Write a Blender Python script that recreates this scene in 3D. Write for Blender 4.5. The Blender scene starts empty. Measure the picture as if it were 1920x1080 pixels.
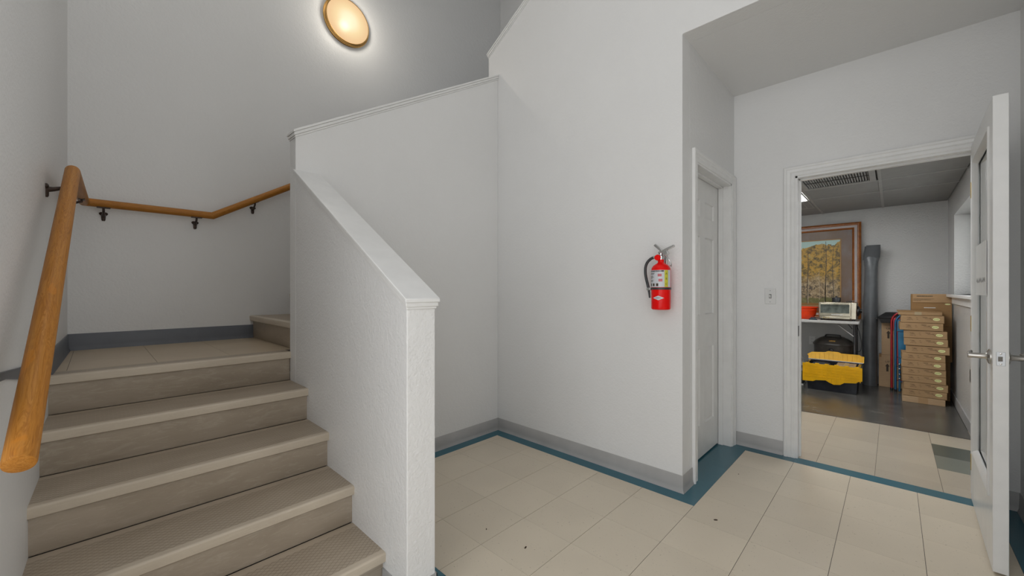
import bpy, bmesh, math, random
from mathutils import Vector, Matrix, Quaternion
random.seed(7)
PI = math.pi
sc = bpy.context.scene
COL = sc.collection

# ------------------------------------------------------------------ camera, world, lights, exposure
TH = math.atan2(1674 - 960, 746.667)
cam_d = bpy.data.cameras.new('camera'); cam = bpy.data.objects.new('camera', cam_d); COL.objects.link(cam)
cam.location = (0, 0, 1.21); cam.rotation_euler = (PI/2, 0, TH - PI/2)
cam_d.sensor_width = 36; cam_d.lens = 14.0; cam_d.shift_y = 5/1920; cam_d.clip_start = 0.02
sc.camera = cam
vs = sc.view_settings
vs.view_transform = 'Standard'; vs.look = 'None'; vs.gamma = 1.0; vs.use_curve_mapping = False
vs.exposure = -0.27
world = bpy.data.worlds.new('sky'); sc.world = world; world.use_nodes = True
world.node_tree.nodes['Background'].inputs[0].default_value = (0.80, 0.90, 1.0, 1)
world.node_tree.nodes['Background'].inputs[1].default_value = 0.3

def area_light(name, loc, rot, sx, sy, power, color):
    d = bpy.data.lights.new(name, 'AREA'); d.shape = 'RECTANGLE'; d.size = sx; d.size_y = sy
    d.energy = power; d.color = color
    o = bpy.data.objects.new(name, d); COL.objects.link(o); o.location = loc; o.rotation_euler = rot
    return o
# daylight through the glazed entrance behind the camera, and through the storeroom window
area_light('entrance_daylight', (-1.60, -0.40, 1.72), (0, -PI/2, 0), 3.1, 3.3, 80, (1.0, 1.0, 1.0))
area_light('storeroom_daylight', (5.35, -0.80, 1.60), (PI/2, 0, 0), 1.9, 0.85, 13, (1.0, 0.99, 0.97))
area_light('side_fill', (1.80, -1.45, 2.4), (0, PI/2, 0), 2.8, 1.3, 60, (1.0, 1.0, 1.0))  # fill light added out of view to lift the left wall
# unseen fill light added high over the stairs to brighten walls and treads
area_light('hall_top_fill', (0.45, 2.1, 5.14), (0, 0, 0), 1.0, 2.0, 9, (1.0, 0.98, 0.95))

# ------------------------------------------------------------------ materials
def nodes_of(m):
    m.use_nodes = True; nt = m.node_tree
    return nt, nt.nodes, nt.links, nt.nodes['Principled BSDF']
def coords(nt, scale=(1, 1, 1), rnd=False, space='Object'):
    tc = nt.nodes.new('ShaderNodeTexCoord'); mp = nt.nodes.new('ShaderNodeMapping')
    mp.inputs['Scale'].default_value = scale
    out = tc.outputs[space]
    if rnd:
        oi = nt.nodes.new('ShaderNodeObjectInfo'); ad = nt.nodes.new('ShaderNodeVectorMath'); ad.operation = 'MULTIPLY_ADD'
        nt.links.new(oi.outputs['Random'], ad.inputs[0]); ad.inputs[1].default_value = (37.1, 17.3, 9.7)
        nt.links.new(out, ad.inputs[2]); out = ad.outputs[0]
    nt.links.new(out, mp.inputs['Vector'])
    return mp.outputs[0]
def noise(nt, vec, scale, detail=3, rough=.55, dist=0):
    n = nt.nodes.new('ShaderNodeTexNoise'); n.inputs['Scale'].default_value = scale
    n.inputs['Detail'].default_value = detail; n.inputs['Roughness'].default_value = rough
    n.inputs['Distortion'].default_value = dist
    nt.links.new(vec, n.inputs['Vector']); return n.outputs['Fac']
def ramp(nt, fac, stops):
    r = nt.nodes.new('ShaderNodeValToRGB'); e = r.color_ramp.elements
    while len(e) < len(stops): e.new(.5)
    for el, (p, c) in zip(e, stops):
        el.position = p; el.color = (*c, 1) if len(c) == 3 else c
    nt.links.new(fac, r.inputs['Fac']); return r.outputs['Color']
def mixc(nt, fac, a, b, mode='MIX'):
    m = nt.nodes.new('ShaderNodeMix'); m.data_type = 'RGBA'; m.blend_type = mode
    for s, v in ((m.inputs[0], fac), (m.inputs[6], a), (m.inputs[7], b)):
        if hasattr(v, 'is_output'): nt.links.new(v, s)
        else: s.default_value = v if not isinstance(v, tuple) else (*v, 1)
    return m.outputs[2]
def bump(nt, h, strength, dist, bsdf):
    b = nt.nodes.new('ShaderNodeBump'); b.inputs['Strength'].default_value = strength; b.inputs['Distance'].default_value = dist
    nt.links.new(h, b.inputs['Height']); nt.links.new(b.outputs[0], bsdf.inputs['Normal'])
def math_(nt, op, a, b=None, c=None):
    m = nt.nodes.new('ShaderNodeMath'); m.operation = op
    for s, v in zip(m.inputs, (a, b, c)):
        if v is None: continue
        if hasattr(v, 'is_output'): nt.links.new(v, s)
        else: s.default_value = v
    return m.outputs[0]
M = {}
def plain(name, col, rough=.5, metal=0.0, var=.06, vscale=12, bmp=0, bscale=200, spec=.5, rnd=False):
    m = bpy.data.materials.new(name); nt, N, L, b = nodes_of(m)
    v = coords(nt, rnd=rnd)
    f = noise(nt, v, vscale, 3)
    c0 = tuple(max(0, x*(1-var)) for x in col); c1 = tuple(min(1, x*(1+var)) for x in col)
    L.new(ramp(nt, f, [(.3, c0), (.7, c1)]), b.inputs['Base Color'])
    b.inputs['Roughness'].default_value = rough; b.inputs['Metallic'].default_value = metal
    b.inputs['Specular IOR Level'].default_value = spec
    if bmp: bump(nt, noise(nt, v, bscale, 2), bmp, .002, b)
    M[name] = m; return m
def make_materials():
    # orange-peel wall paint
    m = bpy.data.materials.new('wall_paint'); nt, N, L, b = nodes_of(m)
    v = coords(nt)
    f = noise(nt, v, 1.3, 4)
    L.new(ramp(nt, f, [(.3, (.77, .77, .765)), (.7, (.80, .80, .795))]), b.inputs['Base Color'])
    b.inputs['Roughness'].default_value = .42; b.inputs['Specular IOR Level'].default_value = .4
    h = math_(nt, 'ADD', noise(nt, v, 95, 2, .5), math_(nt, 'MULTIPLY', noise(nt, v, 38, 2, .5), .8))
    bump(nt, h, .45, .003, b); M['wall'] = m
    m2 = m.copy(); m2.name = 'wall_paint_rough'; M['wall_rough'] = m2
    m2.node_tree.nodes['Bump'].inputs['Strength'].default_value = .75
    # storeroom wall, glossier
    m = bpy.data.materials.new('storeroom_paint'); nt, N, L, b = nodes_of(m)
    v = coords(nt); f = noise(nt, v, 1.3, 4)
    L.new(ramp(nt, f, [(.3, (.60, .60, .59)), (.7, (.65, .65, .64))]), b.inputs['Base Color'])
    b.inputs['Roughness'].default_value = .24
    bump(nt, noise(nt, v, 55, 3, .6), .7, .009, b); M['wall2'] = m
    plain('white_paint', (.80, .80, .79), .3, var=.03, bmp=.08, bscale=60); M['trim'] = M['white_paint']
    plain('door_paint', (.78, .775, .76), .33, var=.03, bmp=.06, bscale=60)
    plain('baseboard_rubber', (.41, .405, .40), .42, var=.08, vscale=5)
    plain('landing_base_rubber', (.12, .13, .15), .42, var=.1, vscale=5)
    plain('ceiling_board', (.32, .32, .313), .8, var=.04, bmp=.3, bscale=150)
    plain('ceiling_grid', (.38, .38, .37), .5)
    plain('grout', (.07, .06, .05), .8)
    # vinyl composition tile, beige with flecks
    def vct(name, base, dark, light, rough=.27):
        m = bpy.data.materials.new(name); nt, N, L, b = nodes_of(m)
        v = coords(nt, rnd=True)
        vs_ = coords(nt, (1.9, 1, 1), rnd=True)
        big = ramp(nt, noise(nt, v, 3, 2, .5), [(.3, tuple(x*.97 for x in base)), (.7, tuple(min(1, x*1.025) for x in base))])
        fl = ramp(nt, noise(nt, vs_, 95, 2, .5, .5), [(.70, (0, 0, 0)), (.74, (1, 1, 1))])
        fl2 = ramp(nt, noise(nt, vs_, 120, 2, .5, .6), [(.67, (0, 0, 0)), (.72, (1, 1, 1))])
        c = mixc(nt, math_(nt, 'MULTIPLY', fl, .55), big, dark)
        c = mixc(nt, math_(nt, 'MULTIPLY', fl2, .25), c, light)
        oi = N.new('ShaderNodeObjectInfo')
        tone = ramp(nt, oi.outputs['Random'], [(0, (.95, .95, .95)), (1, (1.0, 1.0, 1.0))])
        c = mixc(nt, 1.0, c, tone, 'MULTIPLY')
        L.new(c, b.inputs['Base Color'])
        b.inputs['Roughness'].default_value = rough
        M[name] = m
    vct('tile_beige', (.72, .635, .505), (.17, .135, .10), (.74, .68, .58))
    vct('tile_store', (.52, .455, .365), (.19, .15, .11), (.64, .59, .50))
    vct('tile_teal', (.045, .155, .205), (.025, .10, .14), (.075, .21, .26), .24)
    vct('tile_green_dark', (.10, .115, .10), (.06, .07, .06), (.15, .17, .15))
    vct('tile_green_light', (.20, .215, .185), (.11, .12, .10), (.28, .29, .25))
    vct('tile_landing', (.55, .445, .315), (.42, .34, .24), (.58, .49, .37), .35)
    # stair rubber: taupe, pale streaks; diamond relief on the tread tops
    def rubber(name, diamond):
        m = bpy.data.materials.new(name); nt, N, L, b = nodes_of(m)
        v = coords(nt, (1.0, 5, 9), rnd=True); v2 = coords(nt, (1, 3, 3), rnd=True); vb = coords(nt)
        base = ramp(nt, noise(nt, v2, 3.2, 5, .6, .5), [(.3, (.43, .355, .27) if diamond else (.36, .30, .23)), (.7, (.52, .44, .345) if diamond else (.45, .38, .30))])
        st = ramp(nt, noise(nt, v, 9, 4, .65, 1.2), [(.60, (0, 0, 0)), (.72, (1, 1, 1))])
        c = mixc(nt, math_(nt, 'MULTIPLY', st, .5), base, (.56, .50, .41))
        st2 = ramp(nt, noise(nt, v, 24, 3, .6, 1.0), [(.66, (0, 0, 0)), (.72, (1, 1, 1))])
        c = mixc(nt, math_(nt, 'MULTIPLY', st2, .5), c, (.60, .55, .46))
        sep = N.new('ShaderNodeSeparateXYZ'); L.new(vb, sep.inputs[0])
        x, y, z = sep.outputs
        if diamond:
            lit_front = math_(nt, 'MULTIPLY', math_(nt, 'LESS_THAN', y, .028), math_(nt, 'ADD', .15, math_(nt, 'MULTIPLY', noise(nt, v, 14, 4, .65, .8), .5)))  # light on the smooth forward-facing nosing, painted in as a paler colour
            c = mixc(nt, lit_front, c, (.66, .59, .48))
            def lines(a):
                s = math_(nt, 'FRACT', math_(nt, 'MULTIPLY', a, 1/.026))
                return math_(nt, 'LESS_THAN', math_(nt, 'ABSOLUTE', math_(nt, 'SUBTRACT', s, .5)), .075)
            d1 = lines(math_(nt, 'ADD', x, math_(nt, 'MULTIPLY', y, 1.25)))
            d2 = lines(math_(nt, 'SUBTRACT', x, math_(nt, 'MULTIPLY', y, 1.25)))
            g = math_(nt, 'MAXIMUM', d1, d2)
            zone = math_(nt, 'MULTIPLY', math_(nt, 'GREATER_THAN', y, .030), math_(nt, 'LESS_THAN', y, diamond))
            g = math_(nt, 'MULTIPLY', g, zone)
            g = math_(nt, 'MULTIPLY', g, math_(nt, 'GREATER_THAN', z, -.004))
            c = mixc(nt, math_(nt, 'MULTIPLY', zone, .22), c, (.22, .175, .125))
            c = mixc(nt, math_(nt, 'MULTIPLY', g, .42), c, (.13, .10, .07))
            hh = math_(nt, 'ADD', math_(nt, 'MULTIPLY', g, -1.0), math_(nt, 'MULTIPLY', noise(nt, vb, 60, 2), .3))
            bump(nt, hh, .5, .003, b)
        else:
            # scuffed upper band of the risers, with its own ragged shape
            sc_ = ramp(nt, noise(nt, coords(nt, (1, 1, 4), rnd=True), 11, 5, .7, .8), [(.52, (0, 0, 0)), (.62, (1, 1, 1))])
            c = mixc(nt, math_(nt, 'MULTIPLY', sc_, .42), c, (.50, .44, .36))
            bump(nt, noise(nt, vb, 40, 3), .1, .002, b)
        L.new(c, b.inputs['Base Color']); b.inputs['Roughness'].default_value = .47
        M[name] = m
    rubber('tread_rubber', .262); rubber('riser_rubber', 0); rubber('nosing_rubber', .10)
    # handrail wood
    m = bpy.data.materials.new('rail_wood'); nt, N, L, b = nodes_of(m)
    v = coords(nt, (1, 1, .10), rnd=True)
    g = noise(nt, v, 42, 3, .6, 2.6)
    g2 = noise(nt, coords(nt, (1, 1, .03), rnd=True), 160, 3, .6, .3)
    kn = noise(nt, coords(nt, (1, 1, .35), rnd=True), 16, 3, .6, .5)
    c = ramp(nt, g, [(.30, (.28, .098, .011)), (.46, (.45, .182, .025)), (.56, (.34, .127, .014)), (.64, (.48, .205, .035)), (.75, (.40, .157, .02))])
    c = mixc(nt, math_(nt, 'MULTIPLY', ramp(nt, g2, [(.45, (0, 0, 0)), (.7, (1, 1, 1))]), .3), c, (.60, .30, .07))
    c = mixc(nt, math_(nt, 'MULTIPLY', ramp(nt, kn, [(.64, (0, 0, 0)), (.68, (1, 1, 1))]), .5), c, (.56, .20, .014))
    L.new(c, b.inputs['Base Color']); b.inputs['Roughness'].default_value = .42; b.inputs['Specular IOR Level'].default_value = .3
    bump(nt, g, .06, .002, b); M['rail_wood'] = m
    # picture frame wood
    m = bpy.data.materials.new('frame_wood'); nt, N, L, b = nodes_of(m)
    c = ramp(nt, noise(nt, coords(nt, (1, 1, 1)), 18, 4, .6, 1), [(.3, (.23, .068, .011)), (.7, (.38, .13, .024))])
    L.new(c, b.inputs['Base Color']); b.inputs['Roughness'].default_value = .3; M['frame_wood'] = m
    plain('frame_fillet', (.36, .20, .07), .35); plain('frame_velvet', (.47, .43, .42), .6, var=.1)
    # matting of the picture: brown with violet tint
    m = bpy.data.materials.new('picture_mat'); nt, N, L, b = nodes_of(m)
    c = ramp(nt, noise(nt, coords(nt, (1, 1, .6)), 4, 4, .6), [(.35, (.14, .08, .038)), (.55, (.155, .10, .068)), (.68, (.17, .135, .125))])
    L.new(c, b.inputs['Base Color']); b.inputs['Roughness'].default_value = .35; M['picture_mat'] = m
    # painted canvas: autumn wood, local z from 0 (bottom) to 1 m
    m = bpy.data.materials.new('painted_canvas'); nt, N, L, b = nodes_of(m)
    v = coords(nt); sep = N.new('ShaderNodeSeparateXYZ'); L.new(v, sep.inputs[0]); z = sep.outputs[2]
    leaves = ramp(nt, noise(nt, v, 15, 7, .74, .5), [(.36, (.05, .04, .015)), (.45, (.17, .11, .02)), (.50, (.34, .21, .03)), (.56, (.56, .30, .025)), (.62, (.36, .28, .08)), (.70, (.46, .34, .17))])
    under = ramp(nt, noise(nt, v, 22, 6, .7, .8), [(.38, (.06, .05, .035)), (.48, (.24, .17, .09)), (.56, (.42, .31, .17)), (.66, (.50, .40, .27))])
    blob = noise(nt, v, 3.2, 4, .6)
    low = math_(nt, 'SUBTRACT', 1.12, math_(nt, 'ADD', math_(nt, 'MULTIPLY', z, 1.15), math_(nt, 'MULTIPLY', blob, .9)))
    c = mixc(nt, ramp(nt, low, [(.1, (0, 0, 0)), (.35, (1, 1, 1))]), leaves, under)
    grn = math_(nt, 'LESS_THAN', math_(nt, 'ADD', z, math_(nt, 'MULTIPLY', blob, .12)), .16)
    c = mixc(nt, math_(nt, 'MULTIPLY', grn, .8), c, (.13, .135, .03))
    soil = math_(nt, 'LESS_THAN', math_(nt, 'ADD', z, math_(nt, 'MULTIPLY', blob, .08)), .08)
    c = mixc(nt, soil, c, (.27, .13, .03))
    sky = math_(nt, 'GREATER_THAN', math_(nt, 'ADD', z, math_(nt, 'MULTIPLY', noise(nt, v, 5, 5, .65), .30)), .985)
    c = mixc(nt, sky, c, (.42, .60, .56))
    L.new(c, b.inputs['Base Color']); b.inputs['Roughness'].default_value = .45
    bump(nt, noise(nt, v, 90, 3), .2, .002, b); M['canvas'] = m
    plain('trunk_paint', (.42, .34, .23), .5, var=.5, vscale=30)
    plain('trunk_dark', (.07, .05, .03), .5, var=.4, vscale=30)
    # cardboard
    for nm, col in (('cardboard', (.44, .275, .135)), ('cardboard_dark', (.33, .185, .07)), ('cardboard_light', (.52, .35, .20))):
        m = bpy.data.materials.new(nm); nt, N, L, b = nodes_of(m)
        v = coords(nt, (1, 1, 14), rnd=True)
        c = ramp(nt, noise(nt, v, 14, 3), [(.3, tuple(x*.9 for x in col)), (.7, tuple(x*1.1 for x in col))])
        L.new(c, b.inputs['Base Color']); b.inputs['Roughness'].default_value = .65; M[nm] = m
    plain('ink', (.055, .035, .02), .6); plain('ink_soft', (.15, .085, .04), .6)
    plain('packing_tape', (.47, .36, .21), .3); plain('sticker_yellow', (.84, .82, .40), .4, var=.12, vscale=60)
    plain('sticker_green', (.45, .50, .14), .4); plain('paper_white', (.72, .72, .70), .6, var=.03)
    plain('fire_red', (.86, .006, .005), .12, var=.02, spec=.22); plain('label_white', (.62, .64, .68), .3, var=.03)
    plain('label_black', (.02, .02, .022), .35); plain('label_yellow', (.62, .60, .05), .3)
    plain('label_pink', (.55, .12, .14), .3); plain('hose_rubber', (.035, .037, .04), .42)
    plain('chrome', (.60, .60, .60), .18, 1.0, var=.05); plain('satin_nickel', (.52, .50, .47), .26, 1.0, var=.05, vscale=40)
    plain('brass', (.55, .40, .14), .3, 1.0); plain('polished_brass', (.72, .42, .14), .22, 1.0, var=.05)
    plain('bronze', (.05, .032, .025), .38, .6, var=.3, vscale=60)
    plain('alu', (.45, .46, .47), .35, .8); plain('plate_ivory', (.74, .74, .73), .35, var=.02)
    plain('dark_slot', (.05, .05, .05), .6); plain('mat_rubber', (.10, .096, .088), .24, var=.35, vscale=5, bmp=.15, bscale=9)
    plain('roll_rubber', (.125, .135, .145), .33, var=.14, vscale=9, bmp=.12, bscale=25)
    plain('orange_plastic', (.92, .06, .008), .22, var=.04); plain('table_top', (.50, .49, .47), .4)
    plain('table_leg', (.10, .10, .105), .35, .5); plain('brace_grey', (.5, .5, .5), .3, .6)
    plain('oven_steel', (.52, .48, .38), .2, .9, var=.12); plain('oven_glass', (.10, .115, .10), .08, 0, var=.5, vscale=14)
    plain('black_plastic', (.022, .022, .024), .3, var=.2); plain('grill_black', (.06, .053, .047), .32, var=.3)
    plain('grill_emblem', (.45, .25, .04), .4, var=.6, vscale=90)
    plain('tote_yellow', (.86, .46, .004), .42, var=.08, spec=.3); plain('tote_black', (.016, .018, .024), .14, var=.3)
    plain('blue_vinyl', (.008, .17, .34), .35, var=.2); plain('blue_metal', (.03, .16, .32), .3, .3)
    plain('red_metal', (.42, .022, .03), .3, .2); plain('tray_black', (.020, .020, .021), .4)
    plain('bag_plastic', (.42, .41, .40), .3, var=.35, vscale=16); plain('bag_green', (.30, .40, .02), .35, var=.5, vscale=20)
    plain('bag_dark', (.03, .03, .03), .4); plain('debris_brown', (.05, .028, .014), .7)
    plain('cloth_dark', (.03, .04, .055), .7, var=.4)
    plain('concrete', (.35, .35, .34), .8)
    # glass
    m = bpy.data.materials.new('pane_glass'); nt, N, L, b = nodes_of(m)
    b.inputs['Base Color'].default_value = (.92, .95, .94, 1); b.inputs['Roughness'].default_value = .02
    b.inputs['Transmission Weight'].default_value = 1.0; b.inputs['IOR'].default_value = 1.5
    M['glass'] = m
    # lamp glass: glows, hottest in front of the bulb
    m = bpy.data.materials.new('lamp_glass'); nt, N, L, b = nodes_of(m)
    v = coords(nt); ln = N.new('ShaderNodeVectorMath'); ln.operation = 'LENGTH'
    mp = N.new('ShaderNodeVectorMath'); mp.operation = 'MULTIPLY'; mp.inputs[1].default_value = (1, 0, 1)
    L.new(v, mp.inputs[0]); L.new(mp.outputs[0], ln.inputs[0])
    c = ramp(nt, ln.outputs['Value'], [(0.0, (1.05, .95, .66)), (.06, (1.05, .92, .60)), (.11, (1.02, .78, .42)), (.16, (1.0, .68, .36)), (.2, (.98, .64, .34))])
    b.inputs['Base Color'].default_value = (.05, .04, .03, 1); b.inputs['Roughness'].default_value = .35; b.inputs['Specular IOR Level'].default_value = .2
    L.new(c, b.inputs['Emission Color']); b.inputs['Emission Strength'].default_value = 1.0
    M['lamp_glass'] = m
    m = bpy.data.materials.new('light_panel'); nt, N, L, b = nodes_of(m)
    L.new(ramp(nt, noise(nt, coords(nt), 90, 2), [(.3, (.93, .95, .95)), (.7, (1, 1, 1))]), b.inputs['Emission Color'])
    b.inputs['Emission Strength'].default_value = 12.0; b.inputs['Base Color'].default_value = (.8, .8, .8, 1); M['light_panel'] = m
make_materials()

# ------------------------------------------------------------------ mesh helpers
class MB:
    def __init__(s): s.v = []; s.f = []
    def add(s, vs_, fs):
        o = len(s.v); s.v += [tuple(p) for p in vs_]; s.f += [tuple(i + o for i in f) for f in fs]; return s
    def box(s, x0, x1, y0, y1, z0, z1):
        return s.add([(x0, y0, z0), (x1, y0, z0), (x1, y1, z0), (x0, y1, z0), (x0, y0, z1), (x1, y0, z1), (x1, y1, z1), (x0, y1, z1)],
              [(0, 3, 2, 1), (4, 5, 6, 7), (0, 1, 5, 4), (1, 2, 6, 5), (2, 3, 7, 6), (3, 0, 4, 7)])
    def prism(s, poly, axis, a, b):
        def P(p, t):
            if axis == 'x': return (t, p[0], p[1])
            if axis == 'y': return (p[0], t, p[1])
            return (p[0], p[1], t)
        n = len(poly)
        return s.add([P(p, a) for p in poly] + [P(p, b) for p in poly],
              [tuple(range(n-1, -1, -1)), tuple(range(n, 2*n))] + [(i, (i+1) % n, n + (i+1) % n, n + i) for i in range(n)])
    def loft(s, rings, cap=True, closed=True):
        n = len(rings[0]); V = [p for r in rings for p in r]; Fc = []
        for k in range(len(rings)-1):
            for i in range(n if closed else n-1):
                j = (i+1) % n; Fc.append((k*n+i, k*n+j, (k+1)*n+j, (k+1)*n+i))
        if cap: Fc += [tuple(range(n-1, -1, -1)), tuple(range((len(rings)-1)*n, len(rings)*n))]
        return s.add(V, Fc)
    def lathe(s, prof, n=24, c=(0, 0, 0), axis='z', cap=True):
        rings = []
        for r, t in prof:
            r = max(r, 1e-5); ring = []
            for i in range(n):
                a = 2*PI*i/n; u, w = r*math.cos(a), r*math.sin(a)
                p = {'z': (u, w, t), 'x': (t, u, w), 'y': (w, t, u)}[axis]
                ring.append((p[0]+c[0], p[1]+c[1], p[2]+c[2]))
            rings.append(ring)
        return s.loft(rings, cap)
    def tube(s, pts, r, n=10, cap=True, flat=1.0):
        pts = [Vector(p) for p in pts]; rings = []; up = None
        for k, p in enumerate(pts):
            d = (pts[min(k+1, len(pts)-1)] - pts[max(k-1, 0)]).normalized()
            if up is None:
                up = Vector((0, 0, 1)) if abs(d.z) < .9 else Vector((1, 0, 0))
            side = d.cross(up).normalized(); up = side.cross(d).normalized()
            rr = r[k] if isinstance(r, (list, tuple)) else r
            rings.append([p + side*math.cos(2*PI*i/n)*rr + up*math.sin(2*PI*i/n)*rr*flat for i in range(n)])
        return s.loft(rings, cap)
    def casing(s, path, prof, plane, out, closed=False):
        """path: 2d points (a, z) of the opening edge, profile [(w, t)]: w away from the opening, t proud of the wall.
        plane(a, z, t) -> world point; out: +1/-1 for which side is outside"""
        n = len(path); rings = []
        for k in range(n):
            p = Vector(path[k])
            prv = Vector(path[k-1]) if (k or closed) else None
            nxt = Vector(path[(k+1) % n]) if (k < n-1 or closed) else None
            d0 = (p - prv).normalized() if prv is not None else (nxt - p).normalized()
            d1 = (nxt - p).normalized() if nxt is not None else d0
            n0 = Vector((-d0.y, d0.x))*out; n1 = Vector((-d1.y, d1.x))*out
            m_ = (n0 + n1); m_ = m_/max(m_.dot(n0), 1e-6)
            rings.append([plane(*(p + m_*w), t) for w, t in prof])
        if closed: rings.append(rings[0])
        return s.loft(rings, cap=not closed)
    def make(s, name, mat, parent=None, loc=(0, 0, 0), rot=None, smooth=40, bevel=0, seg=2, subd=0):
        bm = bmesh.new(); bv = [bm.verts.new(p) for p in s.v]
        for f in s.f:
            try: bm.faces.new([bv[i] for i in f])
            except ValueError: pass
        bmesh.ops.recalc_face_normals(bm, faces=bm.faces)
        me = bpy.data.meshes.new(name); bm.to_mesh(me); bm.free()
        me.materials.append(M[mat] if isinstance(mat, str) else mat)
        if smooth:
            me.polygons.foreach_set('use_smooth', [True]*len(me.polygons))
            if smooth < 180: me.set_sharp_from_angle(angle=math.radians(smooth))
        o = bpy.data.objects.new(name, me); COL.objects.link(o)
        o.location = loc
        if rot: o.rotation_euler = rot
        if parent: o.parent = parent
        if bevel:
            b = o.modifiers.new('bevel', 'BEVEL'); b.width = bevel; b.segments = seg; b.limit_method = 'ANGLE'
        if subd:
            b = o.modifiers.new('sub', 'SUBSURF'); b.levels = subd; b.render_levels = subd
        return o
def tag(o, label, cat, group=None, kind=None):
    o['label'] = label; o['category'] = cat
    if group: o['group'] = group
    if kind: o['kind'] = kind
    return o
def thing(name, label, cat, loc=(0, 0, 0), rz=0, group=None, kind=None):
    o = bpy.data.objects.new(name, None); COL.objects.link(o); o.location = loc; o.rotation_euler = (0, 0, rz)
    o.empty_display_size = .05
    return tag(o, label, cat, group, kind)
def struct(o, label, cat): return tag(o, label, cat, kind='structure')
def link_copy(src, parent=None, loc=None):
    c = src.copy(); COL.objects.link(c)
    if parent: c.parent = parent
    if loc is not None: c.location = loc
    return c
_tx = {}
def text_geo(body, size):
    key = (body, size)
    if key in _tx: return _tx[key]
    cu = bpy.data.curves.new('t', 'FONT'); cu.body = body; cu.size = size; cu.resolution_u = 2
    cu.align_x = 'CENTER'; cu.align_y = 'CENTER'
    ob = bpy.data.objects.new('t', cu); COL.objects.link(ob)
    dg = bpy.context.evaluated_depsgraph_get(); me = bpy.data.meshes.new_from_object(ob.evaluated_get(dg))
    r = ([tuple(v.co) for v in me.vertices], [tuple(p.vertices) for p in me.polygons])
    bpy.data.objects.remove(ob); bpy.data.curves.remove(cu); bpy.data.meshes.remove(me)
    _tx[key] = r; return r

# ------------------------------------------------------------------ plan (metres; x and y run along the walls)
XE, XF, YD, YB, YR = 2.427, 3.50, 2.49, 3.563, -0.505
CEIL, ALC = 5.2, 2.747
YDB = 2.585                      # back face of the middle wall
XH0, XH1, YH = 0.797, 0.923, 1.30
def XL(y): return -0.116 - .0235*(YB - y)     # the left wall runs slightly out of square
RISE, RUN, YN1 = .17, .2775, 1.455
HB = .102
YW = 1.22                        # near end of the left wall, just outside the picture

# ---- walls
w = MB().add([(XL(YW), YW, 0), (XL(YB), YB, 0), (XL(YB)-.12, YB, 0), (XL(YW)-.12, YW, 0),
              (XL(YW), YW, CEIL), (XL(YB), YB, CEIL), (XL(YB)-.12, YB, CEIL), (XL(YW)-.12, YW, CEIL)],
             [(0, 1, 2, 3), (4, 7, 6, 5), (0, 4, 5, 1), (1, 5, 6, 2), (2, 6, 7, 3), (3, 7, 4, 0)])
struct(w.make('wall_left', 'wall', smooth=0), 'light grey textured wall carrying the handrail at far left', 'wall')
struct(MB().box(-.3, 3.65, YB, YB+.12, 0, CEIL).make('wall_back', 'wall', smooth=0), 'grey wall behind the stair landing with the round lamp', 'wall')
struct(MB().box(3.515, 3.64, 2.0, YB, 0, CEIL).make('wall_stairwell_right', 'wall', smooth=0), 'narrow strip of wall above the upper stair rail', 'wall')
def capz(y): return 1.181 + .6057*(y - 1.288)
def dcapz(x): return 2.135 + .5845*(x - .783)
def ecapz(y): return 3.322 + .578*(2.625 - y)
CD = .046
struct(MB().prism([(YH, 0), (YD, 0), (YD, capz(YD)-CD), (YH, capz(YH)-CD)], 'x', XH0, XH1).make('wall_stair_half', 'wall_rough', smooth=0, bevel=.004),
       'low textured half wall beside the lower stair steps', 'wall')
struct(MB().prism([(XH0, 0), (XE, 0), (XE, dcapz(XE)-CD), (XH0, dcapz(XH0)-CD)], 'y', YD, YDB).make('wall_middle', 'wall', smooth=0, bevel=.003),
       'grey wall under the second stair flight with sloping top', 'wall')
wE = MB().prism([(.91, 0), (2.61, 0), (2.61, ecapz(2.61)-CD), (-.505, ecapz(-.505)-CD), (-.505, ALC), (.91, ALC)], 'x', XE, XE+.12)
struct(wE.make('wall_right', 'wall', smooth=0, bevel=.003), 'light grey wall holding the fire extinguisher', 'wall')
# closet reveal wall with its door opening
CX0, CX1, CZ = 2.655, 3.42, 2.04
struct(MB().box(XE+.12, CX0, .91, 1.03, 0, ALC).box(CX1, XF+.015, .91, 1.03, 0, ALC).box(CX0, CX1, .91, 1.03, CZ, ALC)
       .make('wall_closet', 'wall_rough', smooth=0), 'narrow wall around the closet door opening', 'wall')
# doorway wall
DY0, DY1, DZ = -.355, .513, 2.040
struct(MB().box(XF, XF+.12, DY1, .91, 0, ALC).box(XF, XF+.12, YR-.12, DY0, 0, ALC).box(XF, XF+.12, DY0, DY1, DZ, ALC)
       .make('wall_doorway', 'wall', smooth=0), 'grey wall around the open storeroom doorway', 'wall')
struct(MB().box(1.6, XF, YR-.12, YR, 0, CEIL).make('wall_near_right', 'wall', smooth=0), 'sliver of wall at the right edge behind the open door', 'wall')
struct(MB().box(XE+.12, XF+.12, YR-.12, .91, ALC, ALC+.1).make('ceiling_alcove', 'wall', smooth=0), 'flat grey ceiling over the storeroom doorway', 'ceiling')
struct(MB().box(-1.6, 3.65, -2.6, YB+.12, CEIL, CEIL+.1).make('ceiling', 'wall', smooth=0), 'high ceiling of the stair hall', 'ceiling')
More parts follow.
